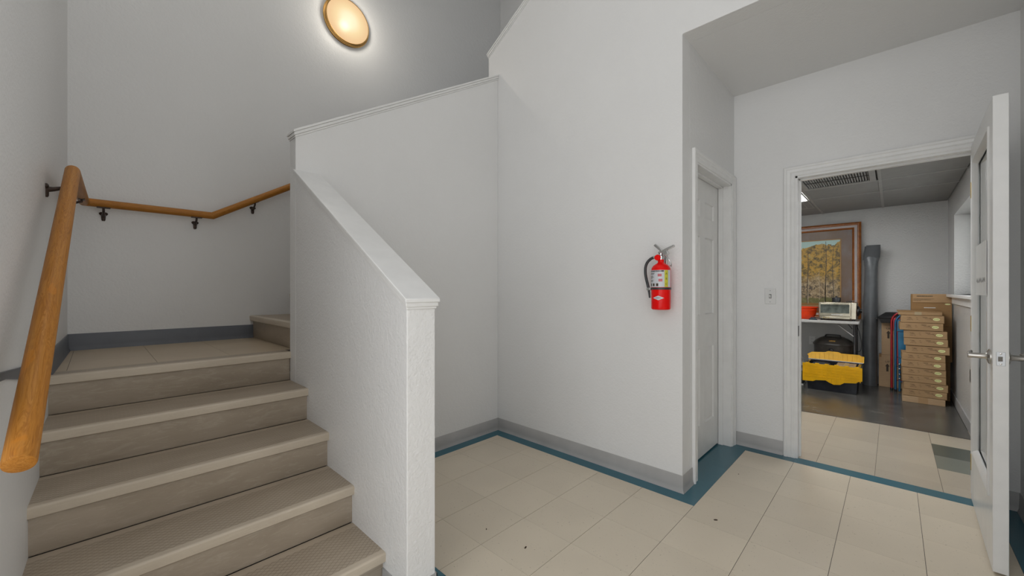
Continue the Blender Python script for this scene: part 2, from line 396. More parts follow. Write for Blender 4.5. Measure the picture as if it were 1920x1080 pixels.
# hall behind the camera
struct(MB().box(-1.47, XL(YW)-.12, YW, YW+.12, 0, CEIL).make('wall_porch', 'wall', smooth=0), 'wall beside the entrance behind the viewer', 'wall')
struct(MB().box(-1.47, -1.35, -2.42, -2.10, 0, CEIL).box(-1.47, -1.35, 1.15, YW, 0, CEIL).box(-1.47, -1.35, -2.10, 1.15, 3.4, CEIL)
       .box(-1.47, -1.35, -2.10, 1.15, 0, .12).make('wall_entrance', 'wall', smooth=0), 'entrance wall with tall glazing behind the viewer', 'wall')
fr = MB()
for yy in (-2.10, -1.05, -.02, 1.1): fr.box(-1.44, -1.38, yy, yy+.05, .12, 3.4)
for zz in (.12, 2.15, 3.35): fr.box(-1.44, -1.38, -2.10, 1.15, zz, zz+.05)
struct(fr.make('window_2', 'alu'), 'aluminium frame of the tall entrance glazing', 'window')
struct(MB().box(-1.47, 1.72, -2.42, -2.30, 0, CEIL)
       .make('wall_rear', 'wall', smooth=0), 'rear wall of the hall behind the viewer', 'wall')
struct(MB().box(1.6, 1.72, -2.30, -2.12, 0, CEIL).box(1.6, 1.72, -.78, YR-.12, 0, CEIL).box(1.6, 1.72, -2.12, -.78, 0, .98).box(1.6, 1.72, -2.12, -.78, 3.82, CEIL).make('wall_rear_right', 'wall', smooth=0), 'side wall of the hall with a tall opening made for the added fill light', 'wall')  # opening made up to let the added side fill in

# ---- floor with single tiles
floor = struct(MB().box(-1.47, XF+.02, -2.42, YB, -.1, -.0025).make('floor', 'grout', smooth=0), 'beige vinyl tile floor of the stair hall with teal border', 'floor')
MB().box(-1.35, .55, -2.30, .809, -.0024, 0).make('floor_field', 'tile_beige', floor, smooth=0)
MB().box(.55, 1.6, -2.30, -.405, -.0024, 0).make('floor_field', 'tile_beige', floor, smooth=0)
_tm = {}
def tile(x0, x1, y0, y1, mat, parent, z=0, name='floor_tile', gx=.0005, gy=.0010, th=.0022, rotate=False):
    x0 += gx; x1 -= gx; y0 += gy; y1 -= gy
    if x1-x0 < .004 or y1-y0 < .004: return
    key = (round(x1-x0, 3), round(y1-y0, 3), mat, name); c = ((x0+x1)/2, (y0+y1)/2, z)
    if key in _tm:
        o = link_copy(_tm[key], parent, c)
    else:
        a, b = (x1-x0)/2, (y1-y0)/2
        o = MB().box(-a, a, -b, b, -th, 0).make(name, mat, parent, c, smooth=0); _tm[key] = o
    return o
def lines(first, step, lo, hi):
    k = math.ceil((lo-first)/step - 1e-6); out = [lo]
    while first + k*step < hi - .004:
        if first + k*step > lo + .004: out.append(first + k*step)
        k += 1
    return out + [hi]
def field(x0, x1, y0, y1, fx, fy, step, mat, parent, **kw):
    X = lines(fx, step, x0, x1); Y = lines(fy, step, y0, y1)
    for a, b in zip(X, X[1:]):
        for c, d in zip(Y, Y[1:]): tile(a, b, c, d, mat, parent, **kw)
S = .3048
field(.55, 3.403, -.405, .809, 3.403, .809, S, 'tile_beige', floor)
field(1.028, 2.324, .809, 2.394, 3.403, .809, S, 'tile_beige', floor)
field(.55, 1.028, .809, 1.2, 3.403, .809, S, 'tile_beige', floor)
field(-1.35, .55, .809, 1.2, 3.403, .809, S, 'tile_beige', floor)
field(XL(1.3), .70, 1.2, 1.377, 3.403, .809, S, 'tile_beige', floor)
def teal(x0, x1, y0, y1): tile(x0, x1, y0, y1, 'tile_teal', floor, name='border_strip', gx=.0003, gy=.0003)
teal(.925, 1.028, 1.2, 2.49); teal(1.028, 1.94, 2.394, 2.49); teal(1.94, XE, 2.394, 2.49)
teal(2.324, XE, 1.73, 2.394); teal(2.324, XE, .809, 1.73)
teal(XE, 2.95, .809, 1.02); teal(2.95, 3.403, .809, 1.02); teal(3.403, XF, .51, 1.02)
teal(3.403, 3.515, -.1, .51); teal(3.403, 3.515, -.405, -.1); teal(2.0, 2.8, YR, -.405); teal(2.8, XF, YR, -.405)
teal(.70, .925, 1.2, 1.30); teal(.70, XH0, 1.30, 1.377); teal(XL(1.4), XH0, 1.377, 1.478)

# storeroom floor
X2F, Y2R, Y2L, C2 = 7.0, -.475, 2.4, 2.28
floor2 = struct(MB().box(XF+.02, X2F+.1, Y2R-.3, Y2L+.1, -.1, -.0025).make('floor_storeroom', 'grout', smooth=0), 'storeroom floor of beige and green vinyl tiles', 'floor')
for a, b in zip((3.515, 3.66, 3.965, 4.27, 4.575, 4.88), (3.66, 3.965, 4.27, 4.575, 4.88, 5.2)):
    for c, d in ((Y2R, -.22), (-.22, .086), (.086, .391), (.391, .696), (.696, 1.0)):
        m = 'tile_store'
        if c == Y2R and a == 4.27: m = 'tile_green_dark'
        if c == Y2R and a == 3.965: m = 'tile_green_light'
        tile(a, b, c, d, m, floor2)
MB().box(3.62, 5.2, 1.0, Y2L, -.0024, 0).make('floor_field', 'tile_store', floor2, smooth=0)
mt = MB(); nx = 14
top = []
for i in range(nx+1):
    t = i/nx; y = Y2R + .012 + t*(Y2L - .05 - Y2R)
    top.append((4.90 + .012*math.sin(9*t) , y))
poly = top + [(X2F-.01, Y2L-.05), (X2F-.01, Y2R+.012)]
tag(mt.prism(poly, 'z', 0.0005, .0045).make('floor_mat', 'mat_rubber'), 'black rubber sheet covering the storeroom floor under the boxes', 'mat')

# ---- storeroom walls and ceiling
struct(MB().box(X2F, X2F+.1, Y2R-.3, Y2L+.1, 0, 2.6).make('wall_storeroom_back', 'wall2', smooth=0), 'glossy grey storeroom wall behind the picture and boxes', 'wall')
WX0, WX1, WZ0, WZ1, WY = 4.45, 6.36, 1.17, 2.02, -.64
struct(MB().box(XF+.12, WX0, Y2R-.2, Y2R, 0, 2.6).box(WX1, X2F, Y2R-.2, Y2R, 0, 2.6).box(WX0, WX1, Y2R-.2, Y2R, 0, WZ0).box(WX0, WX1, Y2R-.2, Y2R, WZ1, 2.6)
       .make('wall_storeroom_right', 'wall2', smooth=0), 'grey storeroom wall with the window recess at right', 'wall')
struct(MB().box(XF+.12, X2F, Y2L, Y2L+.1, 0, 2.6).make('wall_storeroom_left', 'wall2', smooth=0), 'hidden left wall of the storeroom', 'wall')
struct(MB().box(XF+.0, XF+.12, .91, Y2L, 0, 2.6).make('wall_storeroom_front', 'wall2', smooth=0), 'hidden front wall of the storeroom', 'wall')
win = thing('window_1', 'storeroom window in a deep white recess with a sill', 'window', (0, 0, 0), kind='structure')
MB().box(WX0-.04, WX1+.30, Y2R-.16, Y2R+.055, WZ0-.028, WZ0).make('window_sill', 'trim', win, bevel=.004)
MB().box(WX0, WX1+.02, Y2R+.0, Y2R+.016, WZ0-.10, WZ0-.028).make('window_apron', 'trim', win, bevel=.003)
MB().casing([(WX0, WZ0), (WX0, WZ1), (WX1, WZ1), (WX1, WZ0)], [(0, 0), (0, .05), (-.045, .05), (-.045, 0)], lambda a, z, t: (a, WY+t-.02, z), 1, closed=True).make('window_frame', 'alu', win)
MB().box((WX0+WX1)/2-.02, (WX0+WX1)/2+.02, WY-.02, WY+.03, WZ0, WZ1).make('mullion', 'alu', win)
MB().box(WX0+.03, WX1-.03, WY-.004, WY, WZ0+.03, WZ1-.03).make('pane', 'glass', win)
MB().tube([(5.15, Y2R-.03, WZ0+.0), (5.15, Y2R-.03, WZ0+.13), (5.165, Y2R-.03, WZ0+.155), (5.20, Y2R-.03, WZ0+.16), (5.225, Y2R-.03, WZ0+.14), (5.23, Y2R-.03, WZ0+.02)], .006, 8).make('crank_handle', 'chrome', win)
# ceiling with lay-in panels
ceil2 = struct(MB().box(XF+.1, X2F, Y2R, Y2L, C2+.02, C2+.12).make('ceiling_storeroom', 'ceiling_board', smooth=0), 'suspended storeroom ceiling of grey panels', 'ceiling')
cx = (3.62, 4.02, 4.63, 5.24, 5.85, 7.0); cy = (Y2R, .09, .70, 1.31, 1.92, Y2L)
for i in range(5):
    for j in range(5):
        if (i, j) in ((2, 1), (2, 2), (3, 2)): continue
        b_ = MB().box(cx[i]+.008, cx[i+1]-.008, cy[j]+.008, cy[j+1]-.008, C2+.002, C2+.018); b_.make('ceiling_panel', 'ceiling_board', ceil2, smooth=0)
for x in cx[1:-1]: MB().box(x-.011, x+.011, Y2R, Y2L, C2-.002, C2+.004).make('grid_bar', 'ceiling_grid', ceil2, smooth=0)
for y in cy[1:-1]: MB().box(3.62, X2F, y-.012, y+.012, C2-.003, C2+.004).make('grid_bar', 'ceiling_grid', ceil2, smooth=0)
pl = thing('ceiling_light_or_fill', 'bright rectangular light panel in the storeroom ceiling', 'light', (0, 0, 0))
MB().box(4.66, 5.83, .73, 1.28, C2-.004, C2+.015).make('diffuser', 'light_panel', pl, smooth=0)
MB().casing([(4.66, .73), (4.66, 1.28), (5.83, 1.28), (5.83, .73)], [(0, 0), (0, .008), (.014, .008), (.014, 0)], lambda a, z, t: (a, z, C2-t), 1, closed=True).make('frame', 'ceiling_grid', pl)
p2 = thing('ceiling_light_or_fill', 'unseen extra light panel added to brighten the storeroom carton fronts', 'light', (0, 0, 0))  # out-of-view panel added as fill for the fronts of the stored things
MB().box(3.72, 4.55, .13, .67, C2-.004, C2+.0).make('diffuser', 'light_panel', p2, smooth=0)  # glowing face of the added unseen fill panel
ve = thing('return_grille', 'dark slatted air return grille in the storeroom ceiling', 'air vent', (0, 0, 0))
MB().box(4.65, 5.22, .11, .68, C2+.012, C2+.02).make('backing', 'dark_slot', ve, smooth=0)
MB().casing([(4.70, .16), (4.70, .64), (5.19, .64), (5.19, .16)], [(0, .0), (0, .007), (.045, .007), (.045, 0)], lambda a, z, t: (a, z, C2-t), 1, closed=True).make('frame', 'ceiling_grid', ve)
sl = None
for k in range(24):
    y = .165 + k*.02
    if sl is None: sl = MB().prism([(-.004, .010), (-.001, .010), (.006, 0), (.003, 0)], 'x', -.245, .245).make('slat', 'ceiling_grid', ve, (4.945, y, C2), smooth=0)
    else: link_copy(sl, ve, (4.945, y, C2))
MB().box(4.93, 4.945, .16, .64, C2-.004, C2-.001).make('cross_bar', 'dark_slot', ve, smooth=0)
df = thing('supply_diffuser', 'louvred air diffuser beside the ceiling light panel', 'air vent', (6.155, 1.005, C2))
MB().box(-.29, .29, -.29, .29, .012, .02).make('backing', 'dark_slot', df, smooth=0)
for k, h in enumerate((.28, .215, .15, .085)):
    MB().casing([(-h, -h), (-h, h), (h, h), (h, -h)], [(0, 0), (0, .003), (-.05, -.012), (-.05, -.015)], lambda a, z, t: (a, z, -t), 1, closed=True).make('louvre', 'ceiling_grid', df)

# ---- cove baseboards
def base_run(pts, name, label, mat='baseboard_rubber', h=HB, z=0, th=.006):
    """pts along the wall foot, wall on the left hand of travel -> board stands to the right"""
    prof = [(0, 0), (.013, 0), (.011, .006), (.0065, .016), (th-.001, .03), (th-.002, h-.003), (th-.004, h), (0, h)]
    b_ = MB(); rings = []
    n = len(pts)
    for k in range(n):
        p = Vector(pts[k]); d0 = (p-Vector(pts[k-1])).normalized() if k else (Vector(pts[1])-p).normalized()
        d1 = (Vector(pts[k+1])-p).normalized() if k < n-1 else d0
        n0 = Vector((d0.y, -d0.x)); n1 = Vector((d1.y, -d1.x)); m_ = n0+n1; m_ = m_/m_.dot(n0)
        rings.append([(p.x+m_.x*w_, p.y+m_.y*w_, z+t) for w_, t in prof])
    b_.loft(rings)
    o = b_.make(name, mat, smooth=50); struct(o, label, 'baseboard'); return o
base_run([(XH1, YD), (XE, YD), (XE, .91), (2.585, .91)], 'baseboard_middle', 'grey cove baseboard round the corner below the extinguisher')
base_run([(XF, .905), (XF, DY1+.072)], 'baseboard_doorway', 'short grey cove baseboard left of the storeroom doorway')
base_run([(XF, DY0-.072), (XF, YR), (1.6, YR)], 'baseboard_near_right', 'grey cove baseboard behind the open glazed door')
struct(MB().box(XH0-.006, XH0, YH-.006, 1.474, 0, HB).box(XH0-.006, XH1+.006, YH-.006, YH, 0, HB).box(XH1, XH1+.006, YH-.006, YD, 0, HB).make('baseboard_half_wall', 'baseboard_rubber', bevel=.001),
       'grey cove baseboard at the foot of the half wall', 'baseboard')
struct(MB().box(3.7, X2F, Y2R, Y2R+.008, .004, .105).make('baseboard_storeroom_right', 'baseboard_rubber', bevel=.001), 'dark cove baseboard along the storeroom window wall', 'baseboard')
struct(MB().box(X2F-.008, X2F, Y2R, Y2L, .004, .105).make('baseboard_storeroom_back', 'baseboard_rubber', bevel=.001), 'dark cove baseboard below the storeroom picture', 'baseboard')
# landing base (blue-grey): back wall, then left wall with its loose end hanging on towards the viewer
LZ = 5*RISE
base_run([(XL(2.60)+.0, 2.60), (XL(YB), YB), (.50, YB)], 'baseboard_landing', 'dark blue-grey baseboard around the stair landing', 'landing_base_rubber', z=LZ, h=.1)
base_run([(.5005, YB), (.84, YB)], 'baseboard_landing_right', 'blue-grey baseboard piece beside the stair above the landing', 'landing_base_rubber', z=LZ, h=.1)
lo = [(2.60, .853, .953), (2.35, .872, .956), (2.1, .905, .968), (1.85, .950, .985), (1.616, .987, 1.007), (1.42, 1.003, 1.022), (1.319, 1.012, 1.034), (1.23, 1.012, 1.04)]
st = MB()
st.loft([[(XL(y)+.001, y, a), (XL(y)+.007, y, a), (XL(y)+.007, y, b_), (XL(y)+.001, y, b_)] for y, a, b_ in lo])
struct(st.make('baseboard_left', 'landing_base_rubber', smooth=60), 'loose dark baseboard strip peeling along the left wall', 'baseboard')

# ---- staircase
stair = thing('staircase', 'taupe rubber-covered stairs rising from the hall to the landing', 'staircase', (0, 0, 0), kind='structure')
def tread_mesh(name, x0, x1, depth, mat, loc, parent, rot=None):
    # local y from 0 (front of nosing) to depth, z=0 top
    r = .012; prof = [(depth, 0), (.010, 0)]
    for k in range(1, 6):
        a = PI/2*k/5; prof.append((.010 - .010*math.sin(a) , -.008 + .008*math.cos(a)))
    prof += [(.002, -.037), (.006, -.040), (.024, -.040), (.024, -.006), (depth, -.006)]
    return MB().prism(prof, 'x', x0, x1).make(name, mat, parent, loc, rot, smooth=45)
def riser_mesh(x0, x1, h, loc, parent, rot=None):
    prof = [(0, h), (0, .003), (.003, 0), (.012, 0), (.012, h)]
    return MB().prism(prof, 'x', x0, x1).make('riser', 'riser_rubber', parent, loc, rot, smooth=50)
for n in range(1, 6):
    y = YN1 + RUN*(n-1); z = RISE*n; xl = XL(y)
    riser_mesh(xl, XH0, RISE-.040 + .002, (0, y+.024, z-RISE), stair)
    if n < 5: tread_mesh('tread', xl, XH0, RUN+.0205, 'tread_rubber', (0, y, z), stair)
YN5 = YN1 + RUN*4
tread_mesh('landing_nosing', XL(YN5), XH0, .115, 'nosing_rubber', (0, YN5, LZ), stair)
X6 = .815
field(XL(3.0)-.02, X6+.03, YN5+.116, YB, .215, YN5+.116, S, 'tile_landing', stair, z=LZ, name='landing_tile', gx=.0008, gy=.0008)
MB().box(XL(2.6)-.02, X6+.05, YN5+.03, YB, LZ-.12, LZ-.0022).make('landing_slab', 'grout', stair, smooth=0)
# second flight: turns right, climbs behind the middle wall
for k in range(1, 7):
    x = X6 + .28*(k-1); z = LZ + RISE*k; ln_ = (YB-.004) - (YDB if k > 0 else YDB)
    riser_mesh(-ln_/2, ln_/2, RISE-.038, (x+.024, (YDB+YB)/2, z-RISE), stair, (0, 0, -PI/2))
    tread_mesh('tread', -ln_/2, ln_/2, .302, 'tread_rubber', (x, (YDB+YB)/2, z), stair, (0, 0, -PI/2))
# body below the treads
ms = MB()
pts = [(YN1+.037, 0)]
for n in range(1, 5):
    y = YN1 + RUN*(n-1); pts += [(y+.037, RISE*n-.007), (y+RUN+.037, RISE*n-.007)]
pts += [(YN5+.037, LZ-.05), (YN5+.2, LZ-.05), (YN5+.2, 0)]
ms.prism(pts, 'x', -.13, XH0-.001).make('stair_core', 'grout', stair, smooth=0)

# ---- sloping caps on the half walls
def cap_layers(kind):
    # (overhang, top offset, bottom offset)
    return [('cap_board', .014, 0, .015), ('moulding', .009, .015, .034), ('bead', .004, .034, .047)]
t1 = thing('trim_1', 'glossy white sloping cap with moulding on the low half wall', 'trim', kind='structure')
for nm, o_, a, b_ in cap_layers(1):
    y0 = YH - o_
    MB().prism([(y0, capz(y0)-a), (YD, capz(YD)-a), (YD, capz(YD)-b_), (y0, capz(y0)-b_)], 'x', XH0-o_, XH1+o_).make(nm, 'trim', t1, bevel=.0025)
t2 = thing('trim_2', 'white sloping cap moulding on the wall below the second flight', 'trim', kind='structure')
for nm, o_, a, b_ in cap_layers(2):
    x0 = XH0 - o_
    MB().prism([(x0, dcapz(x0)-a), (XE, dcapz(XE)-a), (XE, dcapz(XE)-b_), (x0, dcapz(x0)-b_)], 'y', YD-o_, YDB+o_).make(nm, 'trim', t2, bevel=.0025)
t3 = thing('trim_3', 'white sloping cap moulding at the top of the extinguisher wall', 'trim', kind='structure')
for nm, o_, a, b_ in cap_layers(3):
    y0 = 2.61 + o_; y1 = .9
    MB().prism([(y0, ecapz(y0)-a), (y1, ecapz(y1)-a), (y1, ecapz(y1)-b_), (y0, ecapz(y0)-b_)], 'x', XE-o_, XE+.12+o_).make(nm, 'trim', t3, bevel=.0025)

# ---- door casings
PROF = [(-.004, 0), (-.004, .009), (.002, .012), (.018, .012), (.022, .009), (.028, .013), (.044, .015), (.050, .019), (.062, .019), (.066, .016), (.066, 0)]
struct(MB().casing([(CX0, 0), (CX0, CZ), (CX1, CZ), (CX1, 0)], PROF, lambda a, z, t: (a, .91-t, z), 1).make('trim_4', 'trim', smooth=25), 'white moulded casing around the closet door', 'trim')
struct(MB().casing([(DY0, 0), (DY0, DZ), (DY1, DZ), (DY1, 0)], PROF, lambda a, z, t: (XF-t, a, z), 1).make('trim_5', 'trim', smooth=25), 'white moulded casing around the storeroom doorway', 'trim')
j = MB().box(CX0-.001, CX0+.018, .905, 1.04, 0, CZ).box(CX1-.018, CX1+.001, .905, 1.04, 0, CZ).box(CX0, CX1, .905, 1.04, CZ-.018, CZ+.001)
j.box(CX0+.018, CX0+.028, .962, .995, 0, CZ-.018).box(CX1-.028, CX1-.018, .962, .995, 0, CZ-.018).box(CX0+.018, CX1-.018, .962, .995, CZ-.030, CZ-.018)
struct(j.make('trim_6', 'trim', smooth=0, bevel=.0012), 'white jamb with door stop inside the closet opening', 'trim')
j = thing('trim_7', 'white jamb lining the storeroom doorway', 'trim', kind='structure')
MB().box(XF-.005, XF+.125, DY1-.018, DY1+.001, 0, DZ).box(XF-.005, XF+.125, DY0-.001, DY0+.018, 0, DZ).box(XF-.005, XF+.125, DY0, DY1, DZ-.018, DZ+.001)\
    .box(XF+.05, XF+.085, DY1-.028, DY1-.018, 0, DZ-.018).box(XF+.05, XF+.085, DY0+.018, DY1-.018, DZ-.028, DZ-.018).make('jamb', 'trim', j, smooth=0, bevel=.0012)
MB().box(XF+.012, XF+.042, DY1-.0195, DY1-.0175, .88, .955).make('strike_plate', 'dark_slot', j)

# ---- closet door, six panels
d1 = thing('door_1', 'closed white six-panel closet door in the recess', 'door', (0, 0, 0), kind='structure')
DX0, DX1, DYF = CX0+.021, CX1-.021, .998
cols = [(DX0+.105, DX0+.315), (DX1-.315, DX1-.105)]
rows = [(.235, .80), (1.03, 1.605), (1.735, 1.865)]
# slab built around the sunk panels
def slab():
    b_ = MB(); zs = [.012] + [v for r in rows for v in r] + [CZ-.021]; xs = [DX0, cols[0][0], cols[0][1], cols[1][0], cols[1][1], DX1]
    for i in range(len(xs)-1):
        for k in range(len(zs)-1):
            if i in (1, 3) and k in (1, 3, 5): continue
            b_.box(xs[i], xs[i+1], DYF, DYF+.035, zs[k], zs[k+1])
    return b_
slab().make('door_leaf', 'door_paint', d1, smooth=0)
for c0, c1 in cols:
    for r0, r1 in rows:
        p = MB(); R = lambda e, y: [(c0+e, y, r0+e), (c1-e, y, r0+e), (c1-e, y, r1-e), (c0+e, y, r1-e)]
        p.loft([R(0, DYF), R(.006, DYF-.002), R(.012, DYF+.009), R(.022, DYF+.010), R(.045, DYF+.003), R(.05, DYF+.003)], cap=False)
        p.add(R(.05, DYF+.003), [(0, 1, 2, 3)])
        p.make('door_panel', 'door_paint', d1, smooth=30)
kb = MB().lathe([(.026, 0), (.026, -.006), (.011, -.010), (.009, -.03), (.018, -.036), (.022, -.045), (.018, -.056), (.004, -.06)], 16, (DX0+.065, DYF, .905), 'y').make('door_knob', 'satin_nickel', d1)
MB().box(2.90, 2.925, DYF-.006, DYF, .888, .915).make('latch', 'satin_nickel', d1, bevel=.002)

# ---- open glazed door
HX, HY = 3.492, -.327
ang = math.radians(178.69)
d2 = thing('door_2', 'open white glazed door with lever handles at the right', 'door', (HX, HY, 0), ang, kind='structure')
LW, LT, LH, Z0 = .846, .045, 2.030, .012
SH, SL, TR, BR = .125, .105, .115, .30
MB().box(0, SH, 0, LT, Z0, Z0+LH).make('hinge_stile', 'trim', d2, bevel=.002)
MB().box(LW-SL, LW, 0, LT, Z0, Z0+LH).make('latch_stile', 'trim', d2, bevel=.002)
MB().box(SH, LW-SL, 0, LT, Z0+LH-TR, Z0+LH).make('top_rail', 'trim', d2, bevel=.001)
MB().box(SH, LW-SL, 0, LT, Z0, Z0+BR).make('bottom_rail', 'trim', d2, bevel=.001)
gx0, gx1, gz0, gz1 = SH, LW-SL, Z0+BR, Z0+LH-TR
for side in (0, 1):
    pln = (lambda a, z, t: (a, -t, z)) if side == 0 else (lambda a, z, t: (a, LT+t, z))
    MB().casing([(gx0, gz0), (gx0, gz1), (gx1, gz1), (gx1, gz0)], [(.012, 0), (.012, .006), (0, .007), (-.010, .002), (-.022, -.012), (-.022, -.016), (0, -.016)], pln, 1, closed=True).make('glazing_bead', 'trim', d2, smooth=30)
MB().box(gx0+.002, gx1-.002, LT/2-.003, LT/2+.003, gz0+.002, gz1-.002).make('pane', 'glass', d2, smooth=0)
sg = MB().box(.365, .752, -.0095, -.0082, 1.188, 1.437).make('paper_sign', 'paper_white', d2, smooth=0)
zz = MB(); pts = []
for k in range(23):
    pts.append((.40 + k*.0145, -.0100, 1.255 + (.016 if k % 2 else -.006)*(1 if k % 5 else .3)))
zz.tube(pts, .0008, 5).make('handwriting', 'baseboard_rubber', sg)
# latch plate on the leading edge
lp = MB().box(LW-.0005, LW+.0018, LT/2-.0125, LT/2+.0125, .892, .950).make('latch_plate', 'alu', d2, bevel=.0008)
bl = MB(); bl.add([(LW, LT/2-.008, .911), (LW, LT/2+.008, .911), (LW+.010, LT/2-.008, .911), (LW, LT/2-.008, .931), (LW, LT/2+.008, .931), (LW+.010, LT/2-.008, .931)],
       [(0, 1, 2), (3, 5, 4), (0, 2, 5, 3), (2, 1, 4, 5), (1, 0, 3, 4)])
bl.make('latch_bolt', 'satin_nickel', lp, smooth=0)
for zc in (.899, .943): MB().lathe([(.0035, 0), (.0035, .0025), (.002, .003)], 10, (LW, LT/2, zc), 'x').make('screw', 'satin_nickel', lp)
for s_, y0, nm in ((-1, 0, 'lever_handle'), (1, LT, 'lever_handle')):
    hd = MB().lathe([(.033, 0), (.033, s_*.004), (.026, s_*.008), (.015, s_*.011), (.0125, s_*.016), (.0115, s_*.05), (.0125, s_*.062), (.011, s_*.066)], 22, (LW-.062, y0, .922), 'y').make(nm, 'satin_nickel', d2, smooth=35)
    MB().tube([(LW-.062, y0+s_*.054, .922), (LW-.085, y0+s_*.056, .924), (LW-.120, y0+s_*.056, .927), (LW-.150, y0+s_*.050, .930)], [.010, .009, .008, .006], 10).make('lever_arm', 'satin_nickel', hd)
for zc in (.22, 1.02, 1.79):
    MB().box(-.018, .004, -.002, .030, zc-.045, zc+.045).make('hinge', 'brass', d2, bevel=.001)
    
# ---- light switch
swc = thing('light_switch', 'white toggle light switch left of the storeroom doorway', 'light switch', (XF, .664, 1.168))
MB().box(-.006, 0, -.036, .036, -.058, .058).make('plate', 'plate_ivory', swc, bevel=.003)
MB().prism([(-.006, -.012), (-.006, .011), (-.018, .010), (-.018, .004)], 'y', -.005, .005).make('toggle', 'plate_ivory', swc, bevel=.001)
MB().box(-.0064, -.006, -.0075, .0075, -.015, .015).make('toggle_slot', 'dark_slot', swc)
for zc in (-.042, .042): MB().lathe([(.0035, 0), (.0035, -.0075), (.002, -.008)], 10, (0, 0, zc), 'x').make('screw', 'alu', swc)

# ---- handrail
hr = thing('handrail', 'round orange wooden handrail wrapping the stair landing on bronze brackets', 'handrail', (0, 0, 0))
R_ = .0238; OFF = .07
ZL = 1.742
def RP(y, z): return Vector((XL(y)+OFF, y, z))
yb = YB - OFF
path = [RP(1.208, .8765), RP(2.58, ZL-.012), Vector((XL(yb)+OFF, yb, ZL)), Vector((.575, yb, ZL)), Vector((1.62, yb, ZL + (1.62-.575)*.60))]
def rail_sections(path, r, n=28):
    secs = []
    for k in range(len(path)-1):
        a, b_ = path[k], path[k+1]; d = (b_-a).normalized()
        q = Vector((0, 0, 1)).rotation_difference(d); mat_w = Matrix.Translation(a) @ q.to_matrix().to_4x4(); inv = mat_w.inverted()
        n0 = d if k == 0 else (d + (a-path[k-1]).normalized()).normalized()
        n1 = d if k == len(path)-2 else (d + (path[k+2]-b_).normalized()).normalized()
        s1 = q @ Vector((1, 0, 0)); s2 = q @ Vector((0, 1, 0)); r0 = []; r1 = []
        for i in range(n):
            o_ = s1*math.cos(2*PI*i/n)*r + s2*math.sin(2*PI*i/n)*r
            p = a + o_; r0.append(inv @ (p + d*((a-p).dot(n0)/d.dot(n0))))
            p = b_ + o_; r1.append(inv @ (p + d*((b_-p).dot(n1)/d.dot(n1))))
        rings = [r0, r1]
        if k == 0:
            c0 = inv @ a
            rings = [[c0 + (Vector(p)-c0)*.80 for p in r0], [c0 + (Vector(p)-c0)*.95 + Vector((0, 0, .002)) for p in r0], [Vector(p) + Vector((0, 0, .007)) for p in r0], r1]
        o = MB().loft(rings).make('rail_section', 'rail_wood', hr, smooth=40)
        o.matrix_local = mat_w
        secs.append(o)
rail_sections(path, R_)
def bracket(p_wall, nrm, p_rail):
    # plate on the wall below the rail, arm out and up to the underside of the rail
    p = Vector(p_wall); nrm = Vector(nrm).normalized(); along = Vector((0, 0, 1)).cross(nrm).normalized(); e = Vector(p_rail)
    F = Matrix((along, nrm, Vector((0, 0, 1)))).transposed().to_4x4(); F.translation = p
    b_ = MB()
    # plate: rounded shield standing on the wall
    ring = [(-.009, -.026), (-.006, -.032), (.006, -.032), (.009, -.026), (.010, .0), (.019, .008), (.020, .016), (.012, .022), (-.012, .022), (-.020, .016), (-.019, .008), (-.010, 0)]
    b_.loft([[F @ Vector((x, 0, z)) for x, z in ring], [F @ Vector((x, .006, z)) for x, z in ring], [F @ Vector((x*.7, .009, z*.8)) for x, z in ring]])
    o = b_.make('bracket', 'bronze', hr, smooth=40)
    mid = p + nrm*(e-p).dot(nrm)
    pts = [p + nrm*.004, p + nrm*.022 + Vector((0, 0, .003)), p + nrm*.046 + Vector((0, 0, .012)), Vector((e.x, e.y, e.z-R_-.014)), Vector((e.x, e.y, e.z-R_-.001))]
    MB().tube(pts, [.012, .009, .0065, .006, .006], 10).make('bracket_arm', 'bronze', o)
    return o, e
def saddle(o, e, d):
    d = Vector(d).normalized(); s_ = d.cross(Vector((0, 0, 1))).normalized()*.012; e = Vector(e) - Vector((0, 0, R_+.001))
    V = []
    for t in (-.030, .030):
        for k in (-1, 1):
            for h in (-.003, .004): V.append(e + d*t + s_*k + Vector((0, 0, h)))
    MB().add(V, [(0, 1, 3, 2), (4, 6, 7, 5), (0, 4, 5, 1), (2, 3, 7, 6), (0, 2, 6, 4), (1, 5, 7, 3)]).make('saddle', 'bronze', o, bevel=.001)
d_up = (path[1]-path[0]).normalized()
def rail_z(y): return path[0].z + (y-path[0].y)*d_up.z/d_up.y
o, e = bracket((XL(2.50), 2.50, rail_z(2.5)-.055), (1, 0.0, 0), RP(2.50, rail_z(2.50))); saddle(o, e, d_up)
o, e = bracket((XL(3.25), 3.25, ZL-.06), (1, 0, 0), RP(3.25, ZL)); saddle(o, e, (0, 1, 0))
o, e = bracket((.034, YB, ZL-.065), (0, -1, 0), (.034, yb, ZL)); saddle(o, e, (1, 0, 0))
o, e = bracket((.485, YB, ZL-.065), (0, -1, 0), (.485, yb, ZL)); saddle(o, e, (1, 0, 0))
o, e = bracket((.835, YB, ZL+.156-.065), (0, -1, 0), (.835, yb, ZL+.156)); saddle(o, e, (1, 0, .6))

